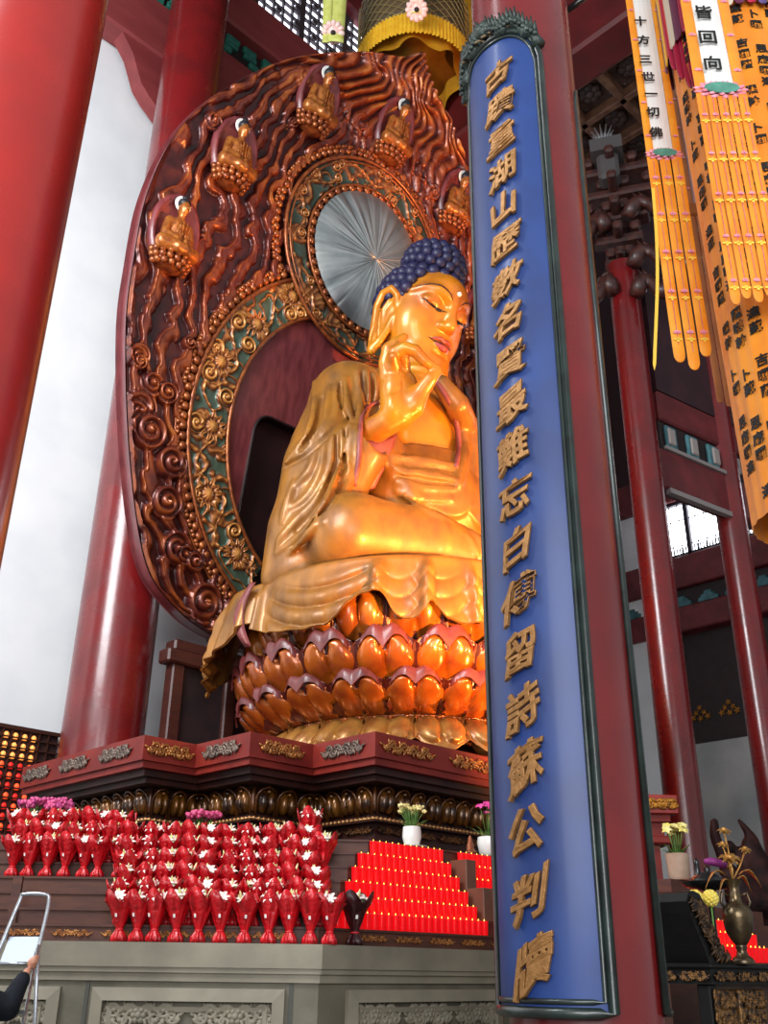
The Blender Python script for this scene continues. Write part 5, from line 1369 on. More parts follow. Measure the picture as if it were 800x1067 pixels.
G_ = [[(110, 785), (180, 742), (270, 662), (345, 615)], [(305, 660), (300, 780), (262, 890), (188, 985)], [(278, 670), (272, 785), (228, 895), (150, 985)], [(335, 425), (358, 480), (364, 570)], [(362, 424), (385, 485), (388, 575)], [(222, 470), (232, 560), (212, 660), (160, 730)], [(272, 440), (290, 520), (288, 600)]]
for f in G_: fold(f, .075, .06, True)
for f in [[(465, 748), (540, 757), (600, 768), (655, 778)], [(465, 788), (550, 803), (650, 820)], [(468, 832), (560, 850), (650, 852)], [(468, 860), (560, 885), (640, 885)], [(560, 905), (650, 935), (705, 905)], [(480, 870), (560, 920), (640, 955), (700, 950)], [(700, 930), (722, 960), (740, 975)], [(690, 1000), (710, 1030), (722, 1060)], [(705, 985), (728, 1015), (740, 1050)]]: fold(f, .055, .09)
for f in [[(465, 768), (540, 778), (650, 797)], [(465, 810), (550, 826), (650, 838)]]: fold(f, .04, .07, True)
V, Q = r.mesh(); put('robe', to_w(V), Q[:, ::-1], robe_m, fig)
# dark red hems along the opening of the robe and the cuff
def surf_line(pts, rad_, mb, vol=r, org=(260, 230), sc=3.05, off=.02):
    P = []
    for px, py in pts:
        o, d = lray(org[0]+px/sc, org[1]+py/sc); q = vol.march(o, d, 14, 26)
        if q is not None and (not P or np.linalg.norm(q-P[-1]) < 1.5): P.append(q)
    if len(P) > 1:
        P = spline(P, 5); mb.tube([to_w(p) for p in P], rad_, 8)
mb = MB(); surf_line([(592, 508), (629, 566), (657, 640), (665, 715), (655, 785)], .055, mb)
mb.build('robe_hem', hem_m, fig, smooth=True)
mb = MB(); surf_line([(408, 578), (375, 592), (356, 625), (350, 690), (346, 760), (332, 845)], .05, mb); mb.build('cuff_hem', hem_m, fig, smooth=True)
# lining of the wide sleeve hanging below the forearm
def spx(px, py, off):
    o, d = lray(260+px/3.05, 230+py/3.05); t = ((Hl+HN*off-o)@HN)/(d@HN); return o+d*t
rowsL = [[(348, 690, -.20), (400, 700, -.3), (468, 680, -.45)], [(346, 755, -.22), (395, 765, -.35), (455, 730, -.5)], [(340, 810, -.26), (378, 815, -.4), (430, 785, -.5)], [(330, 862, -.35), (350, 868, -.45), (398, 850, -.55)]]
G = np.array([[to_w(spx(*p)) for p in spline(rw, 5)] for rw in rowsL]); G = np.array([spline(list(G[:, j]), 5) for j in range(G.shape[1])])
mb = MB(); mb.sheet(G, (0.0, .05, 0)); mb.build('sleeve_lining', hem_m, fig, smooth=True)
# ---- skirt of the robe falling over the lotus
def cyl_hit(px, py, R):
    o, d = lray(px, py); a = d[:2]@d[:2]; b_ = o[:2]@d[:2]; c_ = o[:2]@o[:2]-R*R; D = b_*b_-a*c_
    if D < 0: return None
    q = o+d*((-b_-math.sqrt(D))/a); return math.atan2(q[0], q[1]), q[2]
hem = [(165, 287), (190, 292), (220, 291), (260, 287), (300, 280), (350, 262), (385, 242), (398, 212), (412, 205), (430, 192), (465, 188), (500, 190), (508, 205), (522, 240), (550, 252), (582, 256), (610, 232), (622, 205), (634, 215), (660, 250), (700, 265), (740, 272), (765, 266)]
hz = [cyl_hit(200+x/2.5, 540+y/2.5, 3.62) for x, y in hem]; hz = [h for h in hz if h]
ha = [h[0] for h in hz]; hh_ = [h[1] for h in hz]
left = [(-2.62, 7.2), (-2.5, 6.95), (-2.36, 6.55), (-2.2, 6.72), (-2.05, 7.0), (-1.92, 7.12), (-1.83, 7.3), (-1.76, 7.5), (-1.70, 7.2)]
left = [l for l in left if l[0] < min(ha)-.02]
aa = np.array([l[0] for l in left]+ha); zz = np.array([l[1] for l in left]+hh_); o_ = np.argsort(aa); aa, zz = aa[o_], zz[o_]
amax = aa[-1]
aa = np.concatenate([aa, [amax*.5, 0], -aa[::-1]]) if amax < -.05 else aa; zz = np.concatenate([zz, [zz[-1]+.1, zz[-1]], zz[::-1]]) if amax < -.05 else zz
o_ = np.argsort(aa); aa, zz = aa[o_], zz[o_]
NA, NB = 620, 60; A = np.linspace(-2.62, 2.62, NA)[:, None]; T = np.linspace(0, 1, NB)[None]
zh = np.interp(A, aa, zz); ker = np.ones(5)/5; zh = np.convolve(np.pad(zh[:, 0], 2, mode='edge'), ker, 'valid')[:, None]
ztop = 8.30
left_w = sst(-1.70, -1.98, A)
s1 = np.clip(T/.22, 0, 1); s2 = np.clip((T-.16)/.84, 0, 1)
R_ = 2.75+.72*np.sin(s1*PI/2)+(.14+.16*left_w)*s2+.35*left_w*np.sin(s1*PI/2)*.8
Z_ = ztop-.09*s1**3-(ztop-.05-zh)*s2**1.05
# swags and pleats
lobes = [(-2.3, .28), (-1.28, .40), (-.87, .15), (-.66, .17), (-.35, .22), (0, .2), (.35, .22), (.66, .17), (.87, .15), (1.28, .4), (2.3, .28)]
D_ = np.zeros_like(R_); W_ = np.zeros_like(R_)
for ac, w in lobes:
    q = (A-ac)/w; m_ = np.clip(1-np.abs(q)**4, 0, 1)
    lev = (ztop-Z_)/.36-(1-q*q)*1.5; sw = np.abs(np.sin(PI*lev))**.7-.55; sw = sw*sst(-.55, .1, q*q*0+T-.05)
    D_ = D_+m_*min(.10, w*.34)*sw*sst(.22, .6, T)*sst(1.15, .75, np.abs(q))
pleat = np.zeros_like(A)
for ac in (-2.05, -1.80, -1.70, -.985, -.955, -.745, -.72, -.50, -.15, .15, .50, .73, .97, 1.7): pleat = pleat+np.exp(-((A-ac)/.022)**2)
for ac in (-2.5, -2.42, -2.2, -2.12): pleat = pleat+.8*np.exp(-((A-ac)/.03)**2)
R2 = R_+D_+pleat*.15*sst(.15, .5, T)+.03*np.sin(A*47)*T*T
P = np.stack([R2*np.sin(A), R2*np.cos(A), Z_+0*A], -1)
mb = MB(); Pw = to_w(P); off = np.stack([-np.sin(A)*.05+0*T, np.cos(A)*.05+0*T, 0*A+0*T], -1)
n = NA*NB; ring_ = [i*NB+NB-1 for i in range(NA)]
Q2 = Pw+off; allv = np.concatenate([Pw.reshape(-1, 3), Q2.reshape(-1, 3)]); f1 = gridfaces(NA, NB)[:, ::-1]; f2 = gridfaces(NA, NB)+n
ed = np.array([[i*NB+NB-1, (i+1)*NB+NB-1, n+(i+1)*NB+NB-1, n+i*NB+NB-1] for i in range(NA-1)]+[[j, j+1, n+j+1, n+j] for j in range(NB-1)])
put('robe_skirt', allv, np.concatenate([f1, f2, ed]), robe_m, fig)
# lining showing where the corner of the skirt folds back
G = []
for k in range(16):
    t = k/15; a = -1.74-.16*math.sin(PI*t)*.6; z = 8.2-1.25*t; Rr_ = 3.62+.12*math.sin(PI*t)
    G.append([to_w(np.array([(Rr_+e)*math.sin(a+w), (Rr_+e)*math.cos(a+w), z])) for w, e in ((-.10*math.sin(PI*min(1, t*1.15)), .02), (-.02, .10), (.05*math.sin(PI*t)+.01, .03))])
mb = MB(); mb.sheet(np.array(G), (0.01, .02, 0)); mb.build('skirt_lining', hem_m, fig, smooth=True)
# ================================================================== right side: table, vase, candles, roots
tw = M('table_black', '0a0a0b', .5, c2='121112', scale=6, spec=.25)
tg = M('table_carving', '8a6234', .4, .4, c2='241812', scale=22, bump=.6, bscale=30, lo=.42, hi=.6)
C0 = at_d(738, 1003, 9.0); ZT = 1.70
tab = thing('altar_table', (C0[0], C0[1], 0), 'black altar table with upswept carved end and gilt frieze at lower right', 'table')
x0, y0 = C0[0], C0[1]
mb = MB(); mb.box((x0-.02, y0-.03, ZT-.04), (x0+3.2, y0+.95, ZT), bev=.012); mb.build('tabletop', tw, tab)
mb = MB(); mb.box((x0+.02, y0, ZT-.16), (x0+3.15, y0+.9, ZT-.04)); mb.build('apron', tw, tab)
mb = MB()
for k in range(8): scroll_orn(mb, (x0+.24+k*.38, y0-.004, ZT-.1), X_, Zu, .34, .1)
for k in range(3): scroll_orn(mb, (x0+.016, y0+.75-k*.3, ZT-.1), -Y_, Zu, .26, .1)
mb.build('gilt_frieze', tg, tab, smooth=True)
prof = [(0.0, 0), (.44, 0), (.36, .04), (.26, .12), (.16, .24), (.08, .37), (.03, .47), (-.04, .54), (-.14, .56), (-.23, .54), (-.27, .47), (-.23, .38), (-.15, .24), (-.06, .1)]
mb = MB(); mb.slab(prof, (x0+.02, y0+.92, ZT), X_, Zu, .92); mb.build('upswept_end', tw, tab)
mb = MB()
for k in range(90):
    t = k/89; px_ = np.interp(t, np.linspace(0, 1, 6), [.26, .13, .03, -.05, -.11, -.15])+(.11+.04*(1-t))*((k*.618) % 1-.5)*1.5; pz_ = np.interp(t, np.linspace(0, 1, 6), [.03, .11, .24, .36, .45, .5]); r_ = rnd.uniform(.010, .018)
    c = np.array([x0+.02+px_*.92, y0-.01, ZT+.01+pz_*.92]); a = rnd.uniform(0, 6); mb.tube([c+np.array([.05*math.cos(a), 0, .05*math.sin(a)]), c+np.array([0, -.02, 0]), c-np.array([.05*math.cos(a+1), 0, .05*math.sin(a+1)])], [r_*.5, r_, r_*.5], 6)
mb.build('end_carving', M('end_carving_brown', '5e4226', .5, .3, c2='1c130e', scale=18, bump=.5, bscale=30), tab, smooth=True)
for k, dx in enumerate((.06, 1.5, 3.0)):
    for dy in (.05, .8):
        mb = MB(); mb.box((x0+dx, y0+dy, 0), (x0+dx+.12, y0+dy+.12, ZT-.16), bev=.01); lg = mb.build('leg', tw, tab)
        if dy < .1:
            m2 = MB()
            for j in range(5): scroll_orn(m2, (x0+dx+.06, y0+dy-.006, ZT-.28-j*.17), -Zu, X_, .14, .1)
            m2.build('leg_carving', tg, lg, smooth=True)
mb = MB(); mb.box((x0+.18, y0+.12, .6), (x0+1.5, y0+.15, ZT-.16)); mb.box((x0+1.62, y0+.12, .6), (x0+3.0, y0+.15, ZT-.16)); mb.build('back_board', M('panel_brown', '3a261a', .5, c2='5a4028', scale=6), tab)
mb = MB()
for (a, b_) in ((.2, .55), (.62, 1.1)):
    mb.box((x0+a, y0+.08, 1.05), (x0+b_, y0+.125, ZT-.2), bev=.01)
    for j in range(3): scroll_orn(mb, (x0+(a+b_)/2, y0+.07, ZT-.3-j*.15), X_, Zu, (b_-a)*.8, .13)
mb.build('carved_panel', tg, tab, smooth=True)
# bronze vase of gilded lotus
br_m = M('dark_bronze', '4a4034', .28, .8, c2='6b5a40', scale=9, bump=.15, bscale=30)
q = at_d(774, 1000, 9.35)
vs = thing('bronze_vase', (q[0], q[1], ZT), 'dark bronze vase holding gilded lotus flowers on the black altar table', 'vase')
mb = MB(); mb.lathe([(.001, 0), (.095, 0), (.1, .02), (.08, .05), (.05, .07), (.04, .11), (.05, .13), (.045, .15), (.07, .18), (.115, .26), (.13, .38), (.128, .42), (.1, .47), (.06, .50), (.05, .53), (.055, .56), (.043, .58), (.05, .64), (.07, .68), (.075, .69), (.06, .68), (.04, .6)], (0, 0, 0), 36); mb.build('vase_body', br_m, vs, smooth=True, local=True, auto=50)
mb = MB()
for s in (-1, 1):
    mb.tube([np.array([0, 0, .55])+s*Rt*.05, np.array([0, 0, .58])+s*Rt*.11, np.array([0, 0, .5])+s*Rt*.13, np.array([0, 0, .44])+s*Rt*.1], .013, 6)
mb.build('handle', br_m, vs, smooth=True, local=True)
gl = M('gilt_lotus', 'c99a55', .35, .55, c2='a87838', scale=9)
mb = MB(); rg = random.Random(2)
def leafy(mb, c, d, r, n=7, wdt=.5): lily_star(mb, np.array(c, float), np.array(d, float), r, n, wdt)
cz = np.array([0, 0, .68])
for (dx, dz, r) in ((0, .18, .11), (-.02, .42, .07), (.15, .26, .06), (-.05, .3, .06)):
    c = cz+Rt*dx+Zu*dz; mb.tube([cz, (cz+c)/2+Rt*.01, c], .008, 5); leafy(mb, c, unit(np.array([-Hd[0]*.4, -Hd[1]*.4, 1])), r, 8, .55); leafy(mb, c, unit(np.array([-Hd[0]*.7, -Hd[1]*.7, .6])), r*.8, 7, .5); mb.sphere(c+Zu*.02, r*.3, 8, 5)
for (dx, dz) in ((.16, .05), (-.16, .04), (.1, .0), (-.09, -.03)):
    c = cz+Rt*dx*.4; mb.sheet(np.array([[c+(Rt*dx*t*1.2+Zu*(dz+.06*math.sin(PI*t)-.12*t*t)+Hd*w*.05*math.sin(PI*min(1, t+.1))) for w in (-1, 0, 1)] for t in np.linspace(0, 1, 6)]), (0, 0, .006))
mb.build('gilded_lotus', gl, vs, smooth=True, local=True)
# black footed dish with a purple cloth roll
q = at_d(738, 921, 9.7); zb_ = q[2]
ds_ = thing('footed_dish', (q[0], q[1], ZT), 'black footed dish between the flower pot and the bronze vase', 'dish')
hD = zb_-ZT
mb = MB(); mb.lathe([(.001, 0), (.11, 0), (.1, .03), (.03, .06), (.025, hD-.1), (.06, hD-.06), (.2, hD-.03), (.24, hD+.0), (.245, hD+.015), (.2, hD+.01), (.001, hD-.01)], (0, 0, 0), 36); mb.build('dish_body', black, ds_, smooth=True, local=True, auto=50)
mb = MB(); mb.lathe([(.17, hD+.004), (.15, hD+.05), (.09, hD+.09), (.03, hD+.11), (.03, hD+.14), (.001, hD+.16)], (0, 0, 0), 28); mb.build('dish_lid', black, ds_, smooth=True, local=True, auto=50)
p = at_d(745, 900, 9.6); mb = MB(); a_ = Rt*.1-Zu*.02; mb.tube([p-a_, p-a_*.5+Zu*.012, p+a_*.5+Zu*.012, p+a_], [.02, .036, .036, .03], 10)
rl = thing('cloth_roll', (p[0], p[1], p[2]-.04), 'purple cloth roll with gold end lying on the black footed dish', 'cloth'); mb.build('cloth', M('purple_cloth', '7a1f6a', .6, c2='94307e', scale=20), rl, smooth=True)
mb = MB(); mb.tube([p+a_, p+a_*1.25], [.03, .022], 10); mb.build('gold_end', gold, rl, smooth=True)
mb = MB(); st_ = at_d(726, 905, 9.7); mb.lathe([(.001, 0), (.04, 0), (.045, .03), (.02, .05), (.03, .1), (.022, .15), (.032, .17), (.001, .21)], (st_[0], st_[1], zb_+.02), 14); tag(mb.build('incense_finial', black, smooth=True), 'small black incense finial standing on the left of the footed dish', 'ornament')
for i, px_ in enumerate((724, 740)):
    q = at_d(px_, 936, 9.3); f_ = thing('yellow_chrysanthemum', (q[0], q[1], ZT), ('yellow chrysanthemum bloom, left of the pair below the black dish', 'yellow chrysanthemum bloom, right of the pair below the black dish')[i], 'flower')
    mb = MB(); c = np.array([0, 0, q[2]-ZT]); mb.tube([np.zeros(3), c], .008, 6); mb.build('stem', leaf, f_, smooth=True, local=True)
    mb = MB()
    for k in range(50): a = k*2.4; e = 1-2*(k+.5)/50; s = math.sqrt(1-e*e); mb.sphere(c+np.array([s*math.cos(a), s*math.sin(a), e])*.055, .022, 5, 4)
    mb.build('petals', M('yellow_petal', 'e0c234', .5, c2='f0da6a', scale=10), f_, smooth=True, local=True)
# candle rack at the right
rk0 = at_d(690, 930, 12.0); rkx, rky = rk0[0]+.0, rk0[1]
rack = thing('candle_rack', (rkx, rky, 0), 'stepped brown rack of red candle cups behind the bronze vase', 'rack')
zr = [at_d(745, y, 12.0)[2] for y in (1001, 985, 970, 954, 936)]
for k in range(5):
    mb = MB(); mb.box((rkx-.3, rky-.15+.13*k, 0 if k == 0 else zr[k-1]-.02), (rkx+3.2, rky+1.0, zr[k]-.002)); mb.build('shelf', st_wood, rack)
rkn = ['lowest', 'second lowest', 'middle', 'second highest', 'highest']
for k in range(5):
    for j in range(21 if k < 3 else (5 if k == 3 else 4)):
        put_cup((rkx-.2+j*.118, rky-.15+.13*k+.065, zr[k]), 'red candle cup, %s from the left on the %s shelf of the right rack' % (ORD[j], rkn[k]), 'red candle cups on the right rack')
q = at_d(708, 917, 12.6); zpt = q[2]; mb = MB(); mb.box((rkx+.42, rky+.12, zr[3]), (rkx+.95, rky+1.0, zpt-.004)); mb.build('back_shelf', st_wood, rack)
vase((q[0], q[1], zpt), 'beige pot of yellow lilies above the right candle rack', [(.11, 0), (.125, .03), (.14, .27), (.145, .3), (.13, .3), (.12, .26)], M('beige_pot', 'b39a84', .5, c2='a08670', scale=5), 16, .42, .2, M('yellow_lily', 'e2cf5e', .5, c2='efe6a0', scale=9), .07, 9, True, name='flower_pot', cat='plant pot', leaves=16)
# carved root
rm = M('root_wood', '120809', .6, c2='301613', scale=5, bump=.6, bscale=10, spec=.12)
rt0 = at_d(778, 925, 15.0)
rs = thing('carved_root', (rt0[0], rt0[1], 0), 'dark carved tree root with two horn like branches at the right edge', 'sculpture')
def rp(px_, py_, d=15.0): return at_d(px_, py_, d)
v = Vol(np.array([rt0[0]-1.6, rt0[1]-1.7, 1.6]), np.array([rt0[0]+1.7, rt0[1]+1.6, 4.0]), .03)
for ch, rr_ in (([(760, 915), (752, 890), (745, 872), (744, 857)], [.10, .085, .075, .06]), ([(788, 920), (790, 895), (784, 875), (770, 855)], [.16, .12, .08, .03]), ([(772, 930), (774, 910), (782, 890)], [.2, .15, .12]), ([(800, 920), (792, 900), (780, 880)], [.2, .18, .1]), ([(775, 935), (800, 940), (830, 930)], [.25, .28, .2]), ([(762, 915), (775, 930), (770, 1000)], [.16, .22, .2]), ([(800, 925), (806, 960), (804, 1000)], [.2, .2, .2])):
    v.chain(np.array(spline([rp(*c) for c in ch], 4)), list(np.interp(np.linspace(0, len(rr_)-1, (len(ch)-1)*4+1), range(len(rr_)), rr_)), .08)
for k in range(14):
    c = rp(760+rnd.uniform(0, 40), 880+rnd.uniform(0, 50)); v.ell(c, (.08, .08, .1), .08, '-' if k % 2 else '+')
V, Q = v.mesh(); put('root', V, Q, rm, rs)
mb = MB(); mb.box((rt0[0]-.8, rt0[1]-.4, 0), (rt0[0]+1.5, rt0[1]+.9, 1.75), bev=.04); mb.build('root_stand', st_wood, rs)
# red carved pedestal end showing right of the couplet board
q = at_d(694, 828, 14.5); sp = thing('side_pedestal', (q[0], q[1], 0), 'red stepped pedestal end with gilt scrolls just right of the thick column', 'pedestal')
A_ = [Rt, Hd, Zu]; zt = q[2]; o3 = (at_d(705, 828, 14.5)[0], at_d(705, 828, 14.5)[1], 0)
mb = MB(); mb.box((-.75, 0, zt-.26), (0, 1.2, zt), A_, o3, .01); mb.build('top_slab', M('pedestal_bright', '9a2c22', .4, c2='842018', scale=3), sp)
mb = MB(); scroll_orn(mb, np.array(o3)+Zu*(zt-.13)-Rt*.16-Hd*.005, Rt, Zu, .26, .2); scroll_orn(mb, np.array(o3)+Zu*(zt-.13)-Rt*.5-Hd*.005, Rt, Zu, .4, .2); mb.build('gilt_scroll', gold, sp, smooth=True)
mb = MB(); mb.box((-.75, .1, zt-.36), (-.1, 1.1, zt-.26), A_, o3); mb.box((-.75, .2, zt-.55), (-.18, 1.0, zt-.36), A_, o3); mb.box((-.75, .12, zt-.66), (-.1, 1.0, zt-.55), A_, o3, .02); mb.box((-.75, .25, 0), (-.25, 1.0, zt-.66), A_, o3); mb.build('body', M('pedestal_red', ''), sp)

# ================================================================== hanging banners
org = M('banner_orange', 'f29414', .6, c2='e8820c', scale=3, sheen=.2)
org2 = M('banner_amber', 'f0a22a', .6, c2='e88a14', scale=3)
tan_ = M('banner_tan', 'b07442', .65, c2='a06436', scale=3)
wht = M('banner_white', 'e6e6e2', .6); gry = M('banner_grey', '9c8f96', .6)
pnk = M('banner_pink', 'e8829a', .55, c2='f0a8b8', scale=20); ink = M('ink', '12100e', .6); lgr = M('banner_leaf', '5a9a86', .6, c2='47806f', scale=10); ylw = M('banner_yellow', 'f2c544', .6)
def strip(mb, c, r, d, w, z0, z1, th=.006, tipn=0.0, curve=.0, nz=14, w1=None):
    """hanging cloth strip centred on c (x,y), along r, thickness along d; pointed lower end if tipn"""
    c = np.array([c[0], c[1], 0.0]); G = []; w1 = w if w1 is None else w1
    zs = list(np.linspace(z1, z0, nz))
    for i, z in enumerate(zs):
        t = i/(nz-1); ww = w+(w1-w)*t; b_ = curve*math.sin(t*7+c[0]*9)
        G.append([c+r*(x*ww/2)+d*(b_+.10*ww*(1-(x)**2))+Zu*z for x in (-1, -.5, 0, .5, 1)])
    if tipn:
        for f in (.35, .7, .9, 1.0): G.append([c+r*(x*w1/2*math.sqrt(max(0.0001, 1-f*f)))+d*(.10*w1*(1-x*x))+Zu*(z0-tipn*f) for x in (-1, -.5, 0, .5, 1)])
    mb.sheet(np.array(G), -d*th)
def lotus_print(mb, p, r, d, s):
    for k in range(5):
        a = PI*(.1+.8*k/4); e = r*math.cos(a)+Zu*math.sin(a); f = np.cross(d, e); q = p+d*.002
        mb.sheet(np.array([[q+e*s*t-f*s*.22*math.sin(PI*(.1+.85*t)), q+e*s*t+f*s*.22*math.sin(PI*(.1+.85*t))] for t in (0, .4, .75, 1)]), d*.003)
def lotus_disc(par, p, r, up, d, rad_):
    mb = MB()
    for lay, (R, n, tl) in enumerate(((1.0, 13, 0), (.8, 11, .2))):
        for k in range(n):
            a = 2*PI*(k+tl)/n; e = r*math.cos(a)+up*math.sin(a)*.42; e2 = r*math.cos(a+.3)+up*math.sin(a+.3)*.42; e0 = r*math.cos(a-.3)+up*math.sin(a-.3)*.42; o_ = p+d*(.012+.02*lay)
            mb.sheet(np.array([[o_+(e0)*rad_*R*.45, o_+e*rad_*R*.45, o_+e2*rad_*R*.45], [o_+(e0*.55+e*.45)*rad_*R*.85, o_+e*rad_*R*.9+d*.02, o_+(e2*.55+e*.45)*rad_*R*.85], [o_+e*rad_*R*.99, o_+e*rad_*R, o_+e*rad_*R*1.01]]), d*.006)
    mb.build('lotus_petals', pnk, par, smooth=True)
    mb = MB(); mb.slab([(rad_*.62*math.cos(a), rad_*.26*math.sin(a)) for a in np.linspace(0, 2*PI, 25)[:-1]], p+d*.04, r, up, .012); mb.build('lotus_pad', lgr, par)
def write(par, s, px_list, D, size, d, mat=ink, off=.004, rot=0.0):
    for ch, (px_, py_) in zip(s, px_list):
        V, F = text_mesh(ch, size, off, .003)
        if not len(V): continue
        r_ = unit(np.cross(Zu, d))*1.0; r_ = r_ if r_@Rt > 0 else -r_; p = at_d(px_, py_, D)
        X = V[:, 0]*math.cos(rot)-V[:, 1]*math.sin(rot); Y = V[:, 0]*math.sin(rot)+V[:, 1]*math.cos(rot)
        put('character', p+np.outer(X, r_)+np.outer(Y, Zu)+np.outer(V[:, 2]+.006, d), F, mat, par, smooth=False)
dn = -Hd                                    # banners face the camera side of the hall
def mk_banner(label, D, xt, w, yl, tongues, ybots, chars, cpx, csz, colr, name='prayer_banner', white_=wht, tip=.1):
    q0 = at_d(xt, 0, D); c = (q0[0], q0[1]); zl = at_d(xt+(xt-429)/1650*yl, yl, D)[2]; ztop = at_d(xt, -120, D)[2]
    t = thing(name, (c[0], c[1], zl), label, 'banner')
    mb = MB(); strip(mb, np.array(c)-dn[:2]*.0, Rt, dn, w*.56, zl, ztop, .008); mb.build('text_panel', white_, t)
    for s in (-1, 1):
        mb = MB(); strip(mb, np.array(c)+Rt[:2]*s*w*.39+dn[:2]*.012, Rt, dn, w*.22, zl, ztop, .006); rb = mb.build('side_ribbon', colr, t)
        m2 = MB()
        for k in range(9): lotus_print(m2, np.array([c[0], c[1], 0])+Rt*s*w*.39+dn*.026+Zu*(zl+.25+k*.5), Rt, dn, w*.085)
        m2.build('ribbon_print', pnk, rb)
    for k, yb in enumerate(ybots):
        x_ = (k-(len(ybots)-1)/2)*w/len(ybots)*1.02; zb2 = at_d(xt+(xt-429)/1650*yb, yb, D)[2]
        mb = MB(); strip(mb, np.array(c)+Rt[:2]*x_+dn[:2]*.004*k, Rt, dn, w/len(ybots)*.9, zb2+tip, zl, .006, tip, .006); tg_ = mb.build('tongue', colr, t)
        if colr is not tan_:
            m2 = MB(); n = int((zl-zb2)/.5)
            for j in range(n): lotus_print(m2, np.array([c[0], c[1], 0])+Rt*x_+dn*(.02+.004*k)+Zu*(zl-.35-j*.5), Rt, dn, w/len(ybots)*.34)
            m2.box((-.003, -.001, zb2+tip+.1), (.003, .002, zl-.1), [Rt, dn, Zu], np.array([c[0], c[1], 0])+Rt*x_+dn*(.02+.004*k)); m2.build('tongue_print', pnk, tg_)
            m2 = MB()
            for j in range(n): p = np.array([c[0], c[1], 0])+Rt*x_+dn*(.02+.004*k)+Zu*(zl-.40-j*.5); m2.box((-.012, -.002, -.05), (.012, .004, 0), [Rt, dn, Zu], p); m2.box((-.04, -.002, -.03), (.04, .004, -.012), [Rt, dn, Zu], p)
            m2.box((-.003, -.001, zb2+tip+.1), (.003, .002, zl-.1), [Rt, dn, Zu], np.array([c[0], c[1], 0])+Rt*x_+dn*(.02+.004*k)); m2.build('leaf_print', M('print_gold', 'f6d24a', .6), tg_)
    if colr is not tan_: lotus_disc(t, np.array([c[0], c[1], zl]), Rt, Zu, dn, w*.56)
    mb = MB(); mb.tube([np.array([c[0], c[1], ztop-.1]), np.array([c[0], c[1], CZ])], .01, 5); mb.build('hanging_cord', black, t)
    if chars: write(t, chars, cpx, D-.05, csz, dn)
    return t, c, zl
bA, cA_, zA = mk_banner('narrow orange prayer banner with white centre strip, leftmost of the hanging banners', 8.0, 668, .38, 162, 3, (378, 386, 372), '十方三世一切佛', [(667, 22), (670, 42), (672, 62), (675, 80), (678, 98), (680, 117), (683, 138)], .15, org2)
mb = MB(); p0 = at_d(680, 196, 7.9); p1 = at_d(684, 386, 7.9); d_ = p1-p0
mb.sheet(np.array([[p0+d_*t+Rt*(s*.016+.03*math.sin(t*4)) for s in (-1, 1)] for t in np.linspace(0, .97, 14)]+[[p1+Rt*(-.022), p1+Rt*(-.021)]]), dn*.004)
mb.build('cord', ylw, bA)
bt, ct, zt_ = mk_banner('plain tan prayer banner hanging behind the orange ones, back side to the camera', 9.2, 696, .36, 215, 4, (420, 424, 414, 406), '', [], .1, tan_, white_=gry, tip=.05)
mb = MB(); mb.box((-.2, -.03, zt_-.16), (.2, .03, zt_+.04), [Rt, dn, Zu], (ct[0], ct[1], 0), .02); mb.build('cross_band', M('tan_band', '9a5a24', .6), bt)
bB, cB_, zB = mk_banner('broad orange prayer banner with pink lotus and white strip of three characters', 7.0, 733, .50, 95, 5, (318, 312, 316, 310, 318), '皆回向', [(733, 13), (737, 39), (742, 66)], .2, org)
# large cylinder banner covered with characters
q = at_d(808, 300, 7.75); cc = np.array([q[0], q[1], 0]); RC = .56; zc0 = at_d(800, 520, 7.3)[2]; zc1 = at_d(770, 8, 7.3)[2]
bc = thing('cylinder_banner', (q[0], q[1], zc0), 'large orange cylinder banner covered with black characters at the right edge', 'banner')
def cyl_p(a, r, z): return cc+(-Hd*math.cos(a)+Rt*math.sin(a))*r+Zu*z
NA2 = 120; G = [[cyl_p(a, (RC+.06*(z-zc0)/(zc1-zc0))*(1+.012*math.sin(a*24)), z) for z in np.linspace(zc0, zc1+.6, 12)] for a in np.linspace(0, 2*PI, NA2, endpoint=False)]
mb = MB(); mb.grid(np.array(G), closed_u=True); mb.build('cloth', org, bc, smooth=True)
mb = MB(); mb.tube([cc+Zu*(zc1+.5), cc+Zu*CZ], .02, 6); mb.build('hanging_cord', black, bc)
seq = ['思麻囉達', '薩嚩幹', '卜藏', '思麻囉', '達藏', '吉囉薩', '嘿幹', '卜囉']; 
for ci, a in enumerate(np.arange(-1.45, 1.2, .30)):
    z = zc1-.12-.1*(ci % 3); k = 0
    while z > zc0+.15:
        s = seq[(ci*3+k) % len(seq)]
        for chh in s:
            if z < zc0+.15: break
            V, F = text_mesh(chh, .13, .003, .003)
            if len(V):
                rr_ = (RC+.06*(z-zc0)/(zc1-zc0)); an = a+V[:, 0]/rr_; r_ = rr_*1.012+.004+V[:, 2]
                put('character', cc+np.outer(np.cos(an)*r_, -Hd)+np.outer(np.sin(an)*r_, Rt)+np.outer(z+V[:, 1], Zu), F, ink, bc, smooth=False)
            z -= .155
        z -= .2; k += 1
vc = [M('valance_%s' % n, c, .6) for n, c in (('crimson', 'b01840'), ('violet', '5a4a80'), ('yellow', 'e8b030'), ('red', 'c8302a'), ('cream', 'd8c8b0'), ('plum', '6a2848'))]
for k in range(36):
    a = k*2*PI/36; mb = MB(); c = cyl_p(a, RC+.13, 0); t_ = unit(np.array([c[0]-cc[0], c[1]-cc[1], 0])); s_ = np.cross(Zu, t_); strip(mb, c[:2], s_, t_, .115, zc1-.15, zc1+.9, .006, .08)
    mb.build('valance_strip', vc[k % 6], bc)
mb = MB()
